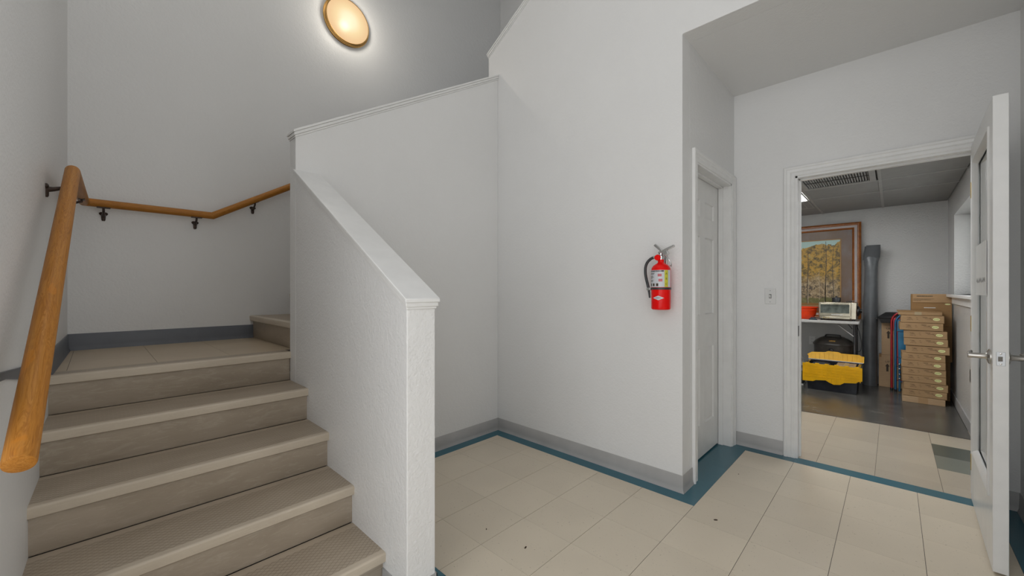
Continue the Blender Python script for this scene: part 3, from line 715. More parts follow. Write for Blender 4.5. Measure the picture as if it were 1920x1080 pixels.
# ---- round wall lamp
lamp = thing('wall_lamp', 'lit round wall lamp with a brass rim high above the landing', 'lamp', (1.565, YB, 3.625))
RL = .205
MB().lathe([(RL-.004, 0), (RL+.002, -.003), (RL+.004, -.008), (RL, -.014), (RL-.006, -.016), (RL-.008, -.034), (RL-.012, -.038), (RL-.018, -.036), (RL-.020, 0)], 64, (0, 0, 0), 'y').make('rim', 'polished_brass', lamp, smooth=30)
rr = RL-.016
MB().lathe([(rr*math.cos(a), -.034 - .022*math.sin(a)) for a in [PI/2*k/12 for k in range(13)]], 64, (0, 0, 0), 'y').make('glass_shade', 'lamp_glass', lamp, smooth=180)
for a in (2.6, 5.7): MB().lathe([(.008, -.02), (.008, -.030), (.004, -.034)], 10, (math.sin(a)*(RL-.012), 0, math.cos(a)*(RL-.012)), 'y').make('retaining_clip', 'polished_brass', lamp)
ld = bpy.data.lights.new('lamp_bulb', 'POINT'); ld.energy = 5; ld.color = (1.0, .93, .82); ld.shadow_soft_size = .05
lo_ = bpy.data.objects.new('lamp_bulb', ld); COL.objects.link(lo_); lo_.location = (0, -.20, 0); lo_.parent = lamp

# ---- fire extinguisher
RX, YX, RXR = 2.350, 1.008, .0555
ext = thing('fire_extinguisher', 'red fire extinguisher hanging on the grey wall', 'fire extinguisher', (RX, YX, 1.096))
H0 = .272
prof = [(.048, 0), (.054, .004), (RXR, .012), (RXR, .235), (.053, .250), (.046, .262), (.034, .272), (.022, .279), (.018, .284), (.018, .300), (.014, .302)]
MB().lathe(prof, 40).make('cylinder', 'fire_red', ext, smooth=40)
A0 = math.radians(187)
def wrap(a, z, dr=.0006): # a metres along the surface to the viewer's right
    t = A0 + a/RXR; return ((RXR+dr)*math.cos(t), (RXR+dr)*math.sin(t), z)
def patch(mb, a0, a1, z0, z1, dr=.0006, n=18):
    V = []; Fc = []
    for k in range(n+1):
        a = a0 + (a1-a0)*k/n; V += [wrap(a, z0, dr), wrap(a, z1, dr)]
    for k in range(n): Fc.append((2*k, 2*k+2, 2*k+3, 2*k+1))
    return mb.add(V, Fc)
def wtext(mb, body, size, a, z, dr=.0012, sx=1.0):
    V, Fc = text_geo(body, size); return mb.add([wrap(a+x*sx, z+y, dr) for x, y, _ in V], Fc)
lab = patch(MB(), -.074, .082, .135, .236).make('label', 'label_white', ext, smooth=180)
patch(MB(), .036, .058, .136, .235, .001, 8).make('class_strip', 'label_yellow', lab, smooth=180)
patch(MB(), -.072, .032, .226, .234, .001, 14).make('title_bar', 'label_black', lab, smooth=180)
t_ = MB(); wtext(t_, 'FIRE EXTINGUISHER', .0085, -.02, .230, .0014); t_.make('title_text', 'label_white', lab, smooth=0)
t_ = MB()
for b_, z in (('A', .214), ('B', .184), ('C', .153)): wtext(t_, b_, .017, .047, z, .0014)
t_.make('class_letters', 'label_black', lab, smooth=0)
t_ = MB()
for z, ln_ in ((.216, .042), (.210, .038), (.199, .03), (.193, .036), (.187, .026), (.174, .034), (.168, .03)):
    patch(t_, -.064, -.064+ln_, z, z+.0028, .001, 6)
for a in (-.058, -.035, -.012):
    patch(t_, a, a+.013, .141, .157, .001, 4)
t_.make('instruction_print', 'ink', lab, smooth=180)
t_ = MB()
for a, z in ((.008, .206), (.012, .176)):
    patch(t_, a-.010, a+.012, z-.008, z+.008, .001, 5)
t_.make('pictograms', 'label_pink', lab, smooth=180)
dm = MB(); V = []
for a, z in ((-.032, .071), (0, .083), (.034, .071), (0, .058)): V.append((a, z))
n = 10; ring_t = []; ring_b = []
for k in range(n+1):
    a = -.033 + .067*k/n; h = .0135*(1-abs(a-.0005)/.0335); ring_t.append(wrap(a, .071+h, .0008)); ring_b.append(wrap(a, .071-h, .0008))
dm.add(ring_b+ring_t, [(k, k+1, n+2+k, n+1+k) for k in range(n)])
dmo = dm.make('maker_badge', 'label_white', ext, smooth=180)
t_ = MB(); wtext(t_, 'AMEREX', .0085, 0, .071, .0016); t_.make('maker_name', 'label_black', dmo, smooth=0)
MB().lathe([(RXR+.001, .120), (RXR+.0022, .121), (RXR+.0022, .132), (RXR+.001, .133)], 40, cap=False).make('strap', 'hose_rubber', ext, smooth=50)
# valve, levers, gauge, hose
MB().lathe([(.013, .296), (.017, .300), (.017, .322), (.012, .328), (.012, .345)], 16).make('valve_body', 'chrome', ext, smooth=35)
MB().lathe([(.017, -.016), (.019, -.022), (.017, -.030), (.006, -.031)], 18, (0, .010, .312), 'x').make('pressure_gauge', 'fire_red', ext, smooth=35)
def bar(p0, p1, w_, t_):
    p0, p1 = Vector(p0), Vector(p1); d = (p1-p0).normalized(); s_ = Vector((1, 0, 0))*w_; u = d.cross(Vector((1, 0, 0))).normalized()*t_
    return MB().loft([[p0+s_+u, p0-s_+u, p0-s_-u, p0+s_-u], [p1+s_+u, p1-s_+u, p1-s_-u, p1+s_-u]])
bar((-.004, .012, .340), (-.004, -.082, .378), .010, .0065).make('carry_lever', 'chrome', ext, bevel=.002)
bar((-.006, -.01, .352), (-.006, .034, .392), .011, .0075).make('squeeze_lever', 'chrome', ext, bevel=.002)
bar((-.006, -.020, .330), (-.006, -.045, .345), .014, .014).make('lever_pivot', 'chrome', ext, bevel=.002)
MB().tube([(-.012, -.022, .335), (-.014, -.050, .305), (-.016, -.070, .270), (-.014, -.068, .258), (-.010, -.060, .262)], .0032, 8).make('lock_pin', 'chrome', ext)
MB().tube([(-.004, .010, .318), (-.004, .030, .318), (-.004, .042, .316)], [.011, .009, .010], 12).make('hose_fitting', 'chrome', ext)
hp = [(-.004, .036, .316), (-.004, .058, .310), (-.006, .080, .290), (-.008, .092, .262), (-.010, .093, .225), (-.012, .086, .185), (-.014, .076, .150), (-.014, .070, .120)]
def smooth_path(P_, n=5):
    P_ = [Vector(p) for p in P_]; out = []
    for k in range(len(P_)-1):
        p0, p1, p2, p3 = P_[max(k-1, 0)], P_[k], P_[k+1], P_[min(k+2, len(P_)-1)]
        for i in range(n):
            t = i/n; out.append(.5*((2*p1)+(p2-p0)*t+(2*p0-5*p1+4*p2-p3)*t*t+(3*p1-p0-3*p2+p3)*t**3))
    return out + [P_[-1]]
MB().tube(smooth_path(hp), .0085, 12).make('hose', 'hose_rubber', ext, smooth=60)
MB().tube([(-.014, .070, .122), (-.015, .066, .098), (-.015, .063, .070)], [.0075, .006, .005], 12).make('nozzle', 'hose_rubber', ext, smooth=60)
MB().box(-.030, -.004, .052, .078, .116, .132).make('hose_clip', 'chrome', ext, bevel=.003)
MB().box(.055, .077, -.012, .012, .19, .33).make('wall_hook', 'chrome', ext, bevel=.002)

# ================================================================== storeroom contents
FZ = .0045
# ---- folding table
TZ = .838; TY0, TY1, TX0, TX1 = .288, 2.0, 6.30, 6.96
tb = thing('folding_table', 'pale folding table with dark legs against the storeroom wall', 'table', (0, 0, 0))
MB().box(TX0, TX1, TY0, TY1, TZ-.036, TZ).make('tabletop', 'table_top', tb, bevel=.008)
for x in (TX0+.23, TX1-.07):
    MB().tube([(x, TY0+.055, TZ-.03), (x, TY0+.055, FZ)], .0125, 12).make('leg', 'table_leg', tb)
    MB().tube([(x, TY1-.055, TZ-.03), (x, TY1-.055, FZ)], .0125, 12).make('leg', 'table_leg', tb)
MB().tube([(TX0+.23, TY0+.055, .64), (TX1-.07, TY0+.055, .64)], .009, 10).make('cross_tube', 'table_leg', tb)
MB().tube([(TX0+.20, TY0+.235, TZ-.042), (TX0+.20, TY0+.065, .64)], .009, 10).make('brace', 'brace_grey', tb)
MB().tube([(TX0+.20, TY0+.12, TZ-.04), (TX0+.20, TY0+.075, .73)], .005, 8).make('lock_link', 'table_leg', tb)

# ---- framed painting leaning behind the table things
PY0, PY1, PZ0, PZ1, PX = .298, 1.60, TZ+.001, 2.112, 6.93
pic = thing('framed_painting', 'large framed autumn forest painting standing on the folding table', 'painting', (PX, 0, 0))
pp = lambda a, z, t: (-t, a, z)
fw = .088
path4 = [(PY0+fw, PZ0+fw), (PY0+fw, PZ1-fw), (PY1-fw, PZ1-fw), (PY1-fw, PZ0+fw)]
MB().casing(path4, [(.050, 0), (.050, .030), (.056, .036), (.066, .036), (.070, .030), (.078, .034), (fw, .026), (fw, 0)], pp, 1, closed=True).make('outer_frame', 'frame_wood', pic, smooth=30)
MB().casing(path4, [(.022, 0), (.022, .020), (.032, .017), (.050, .022), (.050, 0)], pp, 1, closed=True).make('velvet_liner', 'frame_velvet', pic, smooth=30)
MB().casing(path4, [(-.002, 0), (-.002, .012), (.006, .020), (.010, .016), (.016, .022), (.022, .022), (.022, 0)], pp, 1, closed=True).make('inner_frame', 'frame_wood', pic, smooth=30)
MB().box(-.008, 0, PY0+.08, PY1-.08, PZ0+.08, PZ1-.08).make('picture_mat', 'picture_mat', pic, smooth=0)
cy0, cy1, cz0, cz1 = .512, 1.386, PZ0+.165, 1.897
MB().casing([(cy0, cz0), (cy0, cz1), (cy1, cz1), (cy1, cz0)], [(0, 0), (0, .012), (.012, .014), (.012, 0)], pp, 1, closed=True).make('inner_fillet', 'frame_fillet', pic)
cvm = MB().box(-.010, -.004, cy0, cy1, 0, cz1-cz0).make('canvas', 'canvas', pic, (0, 0, cz0), smooth=0)
def trunk(y, z0, z1, w0, w1, mat, wob):
    L = []; R = []
    for k in range(9):
        t = k/8; z = z0+(z1-z0)*t; c = y + wob*math.sin(5*t+y*30); w_ = w0+(w1-w0)*t; L.append((-.0106, c-w_, z)); R.append((-.0106, c+w_, z))
    MB().add(L+R, [(k, k+1, 9+k+1, 9+k) for k in range(8)]).make('painted_trunk', mat, cvm, smooth=0)
for a in ((.665, .02, .88, .006, .0025, 'trunk_dark', .006), (.672, .0, .30, .006, .005, 'trunk_paint', .004), (.585, .10, .80, .004, .002, 'trunk_dark', .008), (.575, .05, .30, .003, .002, 'trunk_paint', .003),
          (.735, .08, .48, .003, .002, 'trunk_paint', .004), (.865, .03, .75, .005, .003, 'trunk_dark', .006), (.858, .02, .36, .004, .003, 'trunk_paint', .004), (.63, .10, .30, .002, .001, 'trunk_paint', .002), (.55, .12, .26, .002, .001, 'trunk_paint', .002), (.95, .05, .7, .005, .003, 'trunk_paint', .006)): trunk(*a)

# ---- grey rubber roll standing by the table
rl = thing('rubber_roll', 'tall dark grey rubber sheet roll standing beside the painting', 'roll', (6.86, .212, FZ))
def ring(z, cy_, ry, rx, n=28, sq=2.0):
    out = []
    for i in range(n):
        a = 2*PI*i/n; c, s_ = math.cos(a), math.sin(a)
        out.append((math.copysign(abs(c)**(2/sq), c)*rx, cy_ + math.copysign(abs(s_)**(2/sq), s_)*ry, z))
    return out
zs = [(0, 0, .072, .075), (.02, 0, .072, .075), (.25, .0, .071, .075), (.55, .002, .073, .075), (.85, -.004, .070, .072), (1.05, -.004, .072, .072), (1.2, -.008, .066, .070), (1.38, -.010, .064, .066), (1.50, -.011, .064, .064), (1.58, -.012, .070, .052), (1.625, -.015, .080, .040), (1.66, -.018, .080, .032), (1.70, -.024, .073, .028)]
b_ = MB(); b_.loft([ring(*q[:4]) for q in zs], cap=True); b_.make('rolled_sheet', 'roll_rubber', rl, smooth=75)
b_ = MB()
sheet = []
for z, y0, y1 in ((1.62, .055, -.095), (1.68, .045, -.100), (1.74, .036, -.100), (1.785, .034, -.100)):
    sheet.append([(-.030, y0, z), (-.038, (y0+y1)/2, z), (-.032, y1, z), (-.024, y1, z), (-.030, (y0+y1)/2, z), (-.022, y0, z)])
b_.loft(sheet); b_.make('front_flap', 'roll_rubber', rl, smooth=50)
sheet = []
for z, y0, y1 in ((1.60, .068, -.05), (1.66, .066, -.05), (1.72, .056, -.04), (1.775, .050, -.03)):
    sheet.append([(-.004, y0, z), (.012, (y0+y1)/2, z), (.014, y1, z), (.022, y1, z), (.020, (y0+y1)/2, z), (.004, y0, z)])
b_.loft(sheet); b_.make('rear_flap', 'roll_rubber', rl, smooth=50)

# ---- orange bowl
bw = thing('serving_bowl', 'bright orange-red plastic bowl on the folding table', 'bowl', (6.52, .848, TZ))
MB().lathe([(.02, 0), (.085, .002), (.095, .012), (.118, .05), (.128, .10), (.134, .142), (.146, .147), (.148, .155), (.143, .160), (.130, .156), (.122, .10), (.110, .05), (.085, .018), (.01, .014)], 40).make('bowl_body', 'orange_plastic', bw, smooth=40)
MB().lathe([(.137, .118), (.141, .120), (.141, .126), (.137, .128)], 40, cap=False).make('rim_band', 'orange_plastic', bw, smooth=50)
# crumpled dark cloth by the bowl
cl = MB(); n = 9; G = []
for i in range(n):
    for k in range(n):
        x = -.025 + .05*i/(n-1); y = -.042 + .084*k/(n-1); d = max(0, 1-(x/.025)**2)*max(0, 1-(y/.042)**2)
        G.append((x + random.uniform(-.003, .003), y + random.uniform(-.004, .004), .003 + d*(.018 + random.uniform(0, .022))))
cl.add(G, [(i*n+k, i*n+k+1, (i+1)*n+k+1, (i+1)*n+k) for i in range(n-1) for k in range(n-1)])
o = cl.make('cloth', 'cloth_dark', loc=(6.337, .738, TZ), smooth=180); tag(o, 'crumpled dark cloth between the orange bowl and toaster oven', 'cloth')
sm = o.modifiers.new('solid', 'SOLIDIFY'); sm.thickness = .002

# ---- toaster oven
ov = thing('toaster_oven', 'steel toaster oven with glass door on the folding table', 'toaster oven', (6.36, .315, TZ))
# local x depth 0..0.3, y 0 (right) .. .36 (left), z up
OW = .37
MB().box(.012, .30, 0, OW, .020, .228).make('oven_body', 'oven_steel', ov, bevel=.012)
dr = MB().box(-.004, .012, .055, OW-.006, .055, .226).make('oven_door', 'oven_steel', ov, bevel=.004)
MB().box(-.006, -.003, .068, OW-.022, .092, .198).make('door_glass', 'oven_glass', dr, bevel=.001)
MB().tube([(-.028, .075, .207), (-.028, OW-.03, .207)], .007, 10).make('door_handle', 'oven_steel', dr)
for y in (.085, OW-.04): MB().tube([(-.028, y, .207), (0, y, .207)], .005, 8).make('handle_post', 'oven_steel', dr)
t_ = MB(); 
for k in range(8): t_.box(-.0052, -.004, .135 + k*.0135, .135 + k*.0135 + .009, .068, .080)
t_.make('maker_print', 'paper_white', dr, smooth=0)
tr = MB().box(-.010, .012, .060, OW-.03, .022, .048).make('crumb_tray', 'oven_steel', ov, bevel=.004)
for k in range(3): MB().lathe([(.006, -.010), (.006, -.012), (.003, -.013)], 10, (0, OW-.055-k*.024, .035), 'x').make('rivet', 'brass', tr)
MB().box(-.002, .014, .004, .052, .022, .226).make('control_panel', 'oven_steel', ov, bevel=.004)
MB().lathe([(.062, 0), (.062, -.010), (.054, -.020), (.030, -.026), (.022, -.040), (.020, -.042)], 28, (.14, 0, .120), 'y').make('control_knob', 'black_plastic', ov, smooth=35)
for x in (.03, .27):
    for y in (.03, OW-.03): MB().lathe([(.012, 0), (.014, .012), (.012, .022)], 12, (x, y, 0)).make('foot', 'black_plastic', ov)
# things on top of the oven
jr = thing('black_canister', 'small black canister standing on the toaster oven', 'canister', (6.47, .515, TZ+.228))
MB().lathe([(.038, 0), (.045, .003), (.046, .052), (.042, .058), (.02, .060)], 28).make('canister_body', 'label_black', jr, smooth=35)
MB().lathe([(.012, .058), (.010, .075), (.004, .078)], 12).make('lid_knob', 'label_black', jr, smooth=35)
tk = thing('metal_tongs', 'small shiny utensil lying on the toaster oven', 'utensil', (6.46, .37, TZ+.228))
MB().tube([(0, .05, .006), (0, .02, .010), (.002, -.01, .008)], [.006, .005, .006], 8).make('dark_grip', 'label_black', tk)
MB().tube([(0, -.01, .010), (0, -.02, .018), (0, -.028, .016)], [.005, .009, .006], 8).make('metal_tip', 'chrome', tk)

# ---- portable grill under the table
gr = thing('portable_grill', 'black domed portable gas grill under the folding table', 'grill', (6.725, .564, FZ))
def oval(z, ax, ay, n=36, sq=2.6): return [(p[0], p[1], z) for p in ring(z, 0, ay, ax, n, sq)]
MB().loft([oval(.20, .14, .17), oval(.235, .16, .195), oval(.33, .168, .204), oval(.485, .170, .206), oval(.495, .172, .210)]).make('firebox', 'grill_black', gr, smooth=40)
lid = MB().loft([oval(.495, .176, .216), oval(.508, .178, .219), oval(.518, .172, .212), oval(.548, .152, .188), oval(.58, .12, .145), oval(.600, .085, .105), oval(.608, .03, .04)]).make('lid', 'grill_black', gr, smooth=40)
MB().tube(smooth_path([(-.07, .085, .575), (-.085, .075, .615), (-.09, .055, .628), (-.09, -.055, .628), (-.085, -.075, .615), (-.07, -.085, .575)]), .009, 10).make('lid_handle', 'black_plastic', lid)
em = MB()
em.box(-.152, -.138, -.03, .035, .546, .562).make('emblem', 'grill_emblem', lid, rot=None, bevel=.002)
MB().lathe([(.026, 0), (.026, -.012), (.02, -.024), (.004, -.026)], 20, (-.165, .01, .435), 'x').make('gas_knob', 'black_plastic', gr, smooth=35)
for x in (-.1, .1):
    for y in (-.13, .13): MB().tube([(x*.9, y*.9, .24), (x, y, 0)], .011, 8).make('leg', 'grill_black', gr)
MB().tube(smooth_path([(0.0, -.205, .44), (.0, -.26, .43), (.02, -.275, .52), (.05, -.255, .66), (.10, -.22, .78)]), .003, 8).make('gas_hose', 'hose_rubber', gr)

# ---- yellow and black tote
to = thing('attached_lid_tote', 'black storage tote with open yellow lid flaps in front of grill', 'storage tote', (6.07, .53, FZ))
# local x back, y left; body tapers to the foot
def rect(x0, x1, y0, y1, z): return [(x0, y0, z), (x1, y0, z), (x1, y1, z), (x0, y1, z)]
b_ = MB(); b_.loft([rect(.0, .36, -.228, .228, 0), rect(-.012, .385, -.245, .245, .315), rect(.002, .37, -.232, .232, .315), rect(.012, .35, -.215, .215, .02)]); b_.make('tote_body', 'tote_black', to, smooth=0, bevel=.004)
for k, y in enumerate((-.205, -.17, -.015, .05, .16)):
    MB().loft([[(-.004, y-.006, .01), (-.004, y+.006, .01), (.006, y+.006, .01), (.006, y-.006, .01)], [(-.017, y-.006, .27), (-.017, y+.006, .27), (-.005, y+.006, .27), (-.005, y-.006, .27)]]).make('body_rib', 'tote_black', to, smooth=0)
MB().casing([(-.012, -.245), (-.012, .245), (.385, .245), (.385, -.245)], [(0, 0), (0, .012), (.016, .012), (.016, 0)], lambda a, z, t: (a, z, .303+t), 1, closed=True).make('rim', 'tote_black', to)
# front flap hangs down outside, interlocking teeth on the free (lower) edge
fy = [(-.28, .32), (-.28, .168), (-.245, .160), (-.225, .140), (-.12, .128), (-.085, .100), (-.025, .092), (.02, .112), (.05, .132), (.145, .122), (.17, .106), (.275, .102), (.275, .322)]
tooth = []
ff = MB().prism([(y, z) for y, z in fy], 'x', -.040, -.034).make('lid_flap', 'tote_yellow', to, smooth=0, bevel=.002)
for k in range(13):
    y = -.262 + k*.0435
    MB().box(-.044, -.039, y-.0035, y+.0035, .150 if k not in (5, 6) else .108, .305).make('flap_rib', 'tote_yellow', ff, smooth=0)
for k in range(5):
    MB().box(-.0425, -.039, -.265, .262, .165+k*.031, .1685+k*.031).make('flap_rib', 'tote_yellow', ff, smooth=0)
for k in range(6):
    y = -.235 + k*.092; MB().box(-.040, -.010, y-.020, y+.020, .318, .328).make('hinge_tab', 'tote_yellow', ff, smooth=0, bevel=.002)
# rear flap stands up and leans back
bf = MB()
by = [(-.278, .322), (-.278, .395), (-.25, .398), (-.235, .412), (-.06, .412), (-.03, .426), (.07, .428), (.10, .414), (.24, .404), (.285, .372), (.27, .352), (.27, .318)]
bf.add([(.385 + (z-.32)*.55, y, z) for y, z in by] + [(.393 + (z-.32)*.55, y, z) for y, z in by],
       [tuple(range(len(by)-1, -1, -1)), tuple(range(len(by), 2*len(by)))] + [(i, (i+1) % len(by), len(by)+(i+1) % len(by), len(by)+i) for i in range(len(by))])
bo = bf.make('lid_flap', 'tote_yellow', to, smooth=0, bevel=.002)
for k in range(12):
    y = -.255 + k*.0455
    MB().add([(.383, y-.003, .325), (.383, y+.003, .325), (.425, y+.003, .397), (.425, y-.003, .397), (.379, y-.003, .325), (.379, y+.003, .325), (.420, y+.003, .400), (.420, y-.003, .400)],
             [(0, 1, 2, 3), (7, 6, 5, 4), (0, 4, 5, 1), (1, 5, 6, 2), (2, 6, 7, 3), (3, 7, 4, 0)]).make('flap_rib', 'tote_yellow', bo, smooth=0)
MB().tube([(.384, -.27, .320), (.384, .27, .320)], .004, 8).make('hinge_rod', 'alu', to)
cb = thing('cardboard_carton', 'small cardboard carton sitting inside the yellow-lidded tote', 'cardboard box', (6.27, .405, FZ+.022))
MB().box(-.12, .12, -.09, .09, 0, .290).make('carton_body', 'cardboard_light', cb, bevel=.003)
MB().box(-.10, .12, -.02, .02, .288, .2915).make('tape_strip', 'packing_tape', cb)
cg = MB().lathe([(.02, 0), (.09, .002), (.10, .04), (.098, .26), (.08, .285), (.02, .29)], 20).make('dark_bundle', 'cloth_dark', loc=(6.27, .645, FZ+.022), smooth=60)
tag(cg, 'dark bundle stuffed in the left half of the tote', 'bundle')

# ---- bags on the floor left of the tote
bg = thing('plastic_bag', 'grey crumpled plastic bag behind the tote beside the doorway', 'bag', (6.60, .985, FZ))
n = 22; m_ = 12; rings_ = []
for k in range(m_+1):
    t = k/m_; ph = PI*t; r0 = math.sin(ph)**.6
    rings_.append([((.13*r0*math.cos(2*PI*i/n))*(1+random.uniform(-.08, .08)), (.15*r0*math.sin(2*PI*i/n))*(1+random.uniform(-.08, .08)), .335*(1-math.cos(ph))/2*(1+random.uniform(-.03, .03))) for i in range(n)])
MB().loft(rings_).make('bag_body', 'bag_plastic', bg, smooth=60)
MB().tube(smooth_path([(.0, .0, .325), (.01, -.02, .345), (-.02, -.06, .335)]), [.03]*10 + [.012], 8).make('bag_neck', 'bag_plastic', bg)
b2 = thing('garden_bag', 'black and green printed bag on the floor left of tote', 'bag', (6.33, .90, FZ+.0125))
MB().loft([rect(-.06, .06, -.07, .08, .0), rect(-.07, .07, -.078, .09, .09), rect(-.065, .065, -.075, .09, .17), rect(-.03, .03, -.07, .085, .205), rect(-.008, .008, -.07, .085, .225)]).make('bag_body', 'bag_dark', b2, smooth=50, bevel=.01)
MB().box(-.0735, -.0705, -.055, .05, .06, .15).make('green_print', 'bag_green', b2, bevel=.012, seg=3)
o = MB().box(-.06, .13, -.08, .35, 0, .012).make('white_board', 'paper_white', loc=(6.30, .905, FZ), bevel=.002); tag(o, 'thin white board lying on the floor under the green bag', 'board')

# ---- cartons
def strokes(mb, x, rects):
    for y0, y1, z0, z1 in rects: mb.box(x-.0006, x, min(y0, y1), max(y0, y1), z0, z1)
def carton(name, label, x0, y0, y1, h, depth, z, mat='cardboard', group=None, rz=0):
    t = thing(name, label, 'cardboard box', (x0, (y0+y1)/2, z), rz, group)
    W = abs(y1-y0)/2
    MB().box(0, depth, -W, W, 0, h).make('carton_body', mat, t, bevel=.0035, smooth=0)
    return t, W
# two tall "UP" cartons behind
t, W = carton('upright_carton', 'light cardboard carton marked UP standing on the floor by roll', 6.845, -.18, .128, .402, .13, FZ, 'cardboard_light')
def up_mark(t, y, z):
    a_ = MB()
    a_.add([(-.0008, y-.010, z), (-.0008, y+.010, z), (-.0008, y+.010, z-.065), (-.0008, y-.010, z-.065)], [(0, 1, 2, 3)])
    a_.add([(-.0008, y-.021, z-.002), (-.0008, y+.021, z-.002), (-.0008, y, z+.034)], [(0, 1, 2)])
    a_.make('arrow_print', 'ink', t, smooth=0)
    V, Fc = text_geo('UP', .034); MB().add([(-.0008, y-x, z+.055+q) for x, q, _ in V], Fc).make('up_print', 'ink', t, smooth=0)
up_mark(t, .075, .260)
MB().box(-.002, .0, W-.025, W-.005, .37, .402).make('torn_flap', 'cardboard_dark', t)
t, W = carton('upright_carton', 'light cardboard carton marked UP stacked under the black tray', 6.845, -.18, .103, .398, .13, FZ+.4035, 'cardboard_light')
up_mark(t, .078, .270)
# black tray on top
tr = thing('plastic_tray', 'black plastic tray tipped on top of the upright cartons', 'tray', (6.765, -.004, FZ+.806))
b_ = MB()
b_.loft([rect(-.02, .17, -.17, .11, .0), rect(-.03, .18, -.185, .13, .058), rect(-.042, .19, -.2, .142, .060), rect(-.042, .19, -.2, .142, .066), rect(.02, .18, -.18, .12, .085), rect(.06, .17, -.10, .07, .128), rect(.10, .16, -.06, .04, .132)])
b_.make('tray_body', 'tray_black', tr, smooth=40, bevel=.006)
MB().box(-.03, .0, .135, .168, .048, .056).make('tray_lip', 'tray_black', tr, bevel=.002)
# stack of flat cartons with yellow oval stickers
rng = random.Random(3)
stack = [  # y left, y right, z0, z1  (bottom to top)
 (-.074, -.395, 0, .066), (-.077, -.407, .070, .139), (-.087, -.414, .143, .219), (-.074, -.400, .222, .295), (-.074, -.400, .298, .374), (-.067, -.396, .377, .451),
 (-.074, -.396, .454, .530), (-.102, -.425, .534, .613), (-.088, -.413, .617, .693), (-.085, -.409, .697, .776), (-.055, -.380, .780, .859), (-.064, -.387, .863, .939), (-.042, -.372, .943, .985)]
ordn = ['second', 'third', 'fourth', 'fifth', 'sixth', 'seventh', 'eighth', 'ninth', 'tenth', 'eleventh']
labs = ['plain taped cardboard carton at the bottom of the flat carton stack'] + ['flat carton with yellow oval sticker, %s from the bottom of the stack' % q for q in ordn] + \
       ['topmost flat carton with a yellow oval sticker in the stack', 'thin taped carton lid lying on top of the flat carton stack']
prn = stk = None
for k, (a, b_, z0, z1) in enumerate(stack):
    rz = math.radians(rng.uniform(-2.2, 2.2)) if 0 < k < 12 else 0
    x0 = 6.09 + rng.uniform(-.006, .006)
    t, W = carton('flat_carton', labs[k], x0, b_, a, z1-z0+.0005, .295, FZ+z0, 'cardboard_light' if k in (0,) else 'cardboard', 'flat cartons in the tall stack', rz)
    h = z1-z0
    if k in (0, 12):
        MB().box(-.0012, .05, -.035+.01*k/6, .038, .0015, h-.001).make('tape_strip', 'packing_tape' if k else 'cardboard', t, smooth=0)
        if k == 12: MB().box(-.004, .30, -W-.006, W+.010, h-.006, h+.001).make('lid_edge', 'cardboard_dark', t, bevel=.001)
        continue
    if prn is None:
        p = MB()
        for yy, wd, zz in ((.115, .030, .052), (.110, .034, .040), (.100, .020, .047), (.045, .012, .051), (.043, .012, .034), (-.005, .030, .053), (-.02, .042, .043), (.0, .038, .060), (-.055, .014, .048), (-.065, .014, .034), (.115, .028, .026), (.085, .012, .026)):
            wd_ = 0
            while wd_ < wd:
                s_ = rng.uniform(.003, .008); p.box(-.0009, 0, yy-wd_-s_+.0015, yy-wd_, zz, zz+.0042); wd_ += s_
        prn = p.make('print', 'ink_soft', t, smooth=0)
        q = MB(); n = 24
        q.add([(-.0012, -.105 + .026*math.cos(2*PI*i/n), .040 + .0155*math.sin(2*PI*i/n)) for i in range(n)], [tuple(range(n))])
        stk = q.make('oval_sticker', 'sticker_yellow', t, smooth=0)
        q = MB()
        for yy, ln_ in ((-.092, .010), (-.104, .009), (-.115, .008)): q.box(-.0016, -.0010, yy-ln_/2, yy+ln_/2, .0375, .0425)
        stp = q.make('sticker_print', 'sticker_green', stk, smooth=0)
    else:
        link_copy(prn, t); s2 = link_copy(stk, t); s2.rotation_euler = (0, 0, 0); link_copy(stp, s2)
# large cartons behind the stack
t, W = carton('large_carton', 'brown carton on the floor behind the flat carton stack', 6.425, -.452, -.145, .425, .115, FZ, 'cardboard_dark')
MB().box(-.001, .05, -.02, .02, .3, .4245).make('tape_strip', 'packing_tape', t, smooth=0)
t, W = carton('large_carton', 'brown round-edged carton between two others behind the stack', 6.415, -.466, -.13, .385, .125, FZ+.4255, 'cardboard_dark')
MB().box(-.001, .05, -.02, .02, .05, .35).make('tape_strip', 'packing_tape', t, smooth=0)
t, W = carton('large_carton', 'tall brown printed carton standing highest behind the stack', 6.415, -.464, -.150, .356, .125, FZ+.811, 'cardboard_dark')
fl = MB().box(-.006, 0, -W+.001, W-.012, .262, .357).make('front_flap', 'cardboard', t, bevel=.001)
p = MB()
for zz, segs in ((.328, 14), (.300, 22), (.290, 20), (.279, 9)):
    yy = W-.045 if zz > .32 else W-.02
    for k in range(segs):
        s_ = rng.uniform(.006, .013) if zz > .32 else rng.uniform(.004, .010)
        if yy - s_ < -W+.03: break
        p.box(-.0068, -.006, yy-s_+.002, yy, zz, zz + (.010 if zz > .32 else .004)); yy -= s_
p.make('print', 'ink', fl, smooth=0)
q = MB(); n = 24
q.add([(-.0012, -.125 + .022*math.cos(2*PI*i/n), .246 + .009*math.sin(2*PI*i/n)) for i in range(n)], [tuple(range(n))]); q.make('oval_sticker', 'sticker_yellow', t, smooth=0)
MB().box(-.0014, 0, -.035, .055, .200, .208).make('white_label', 'paper_white', t, smooth=0)

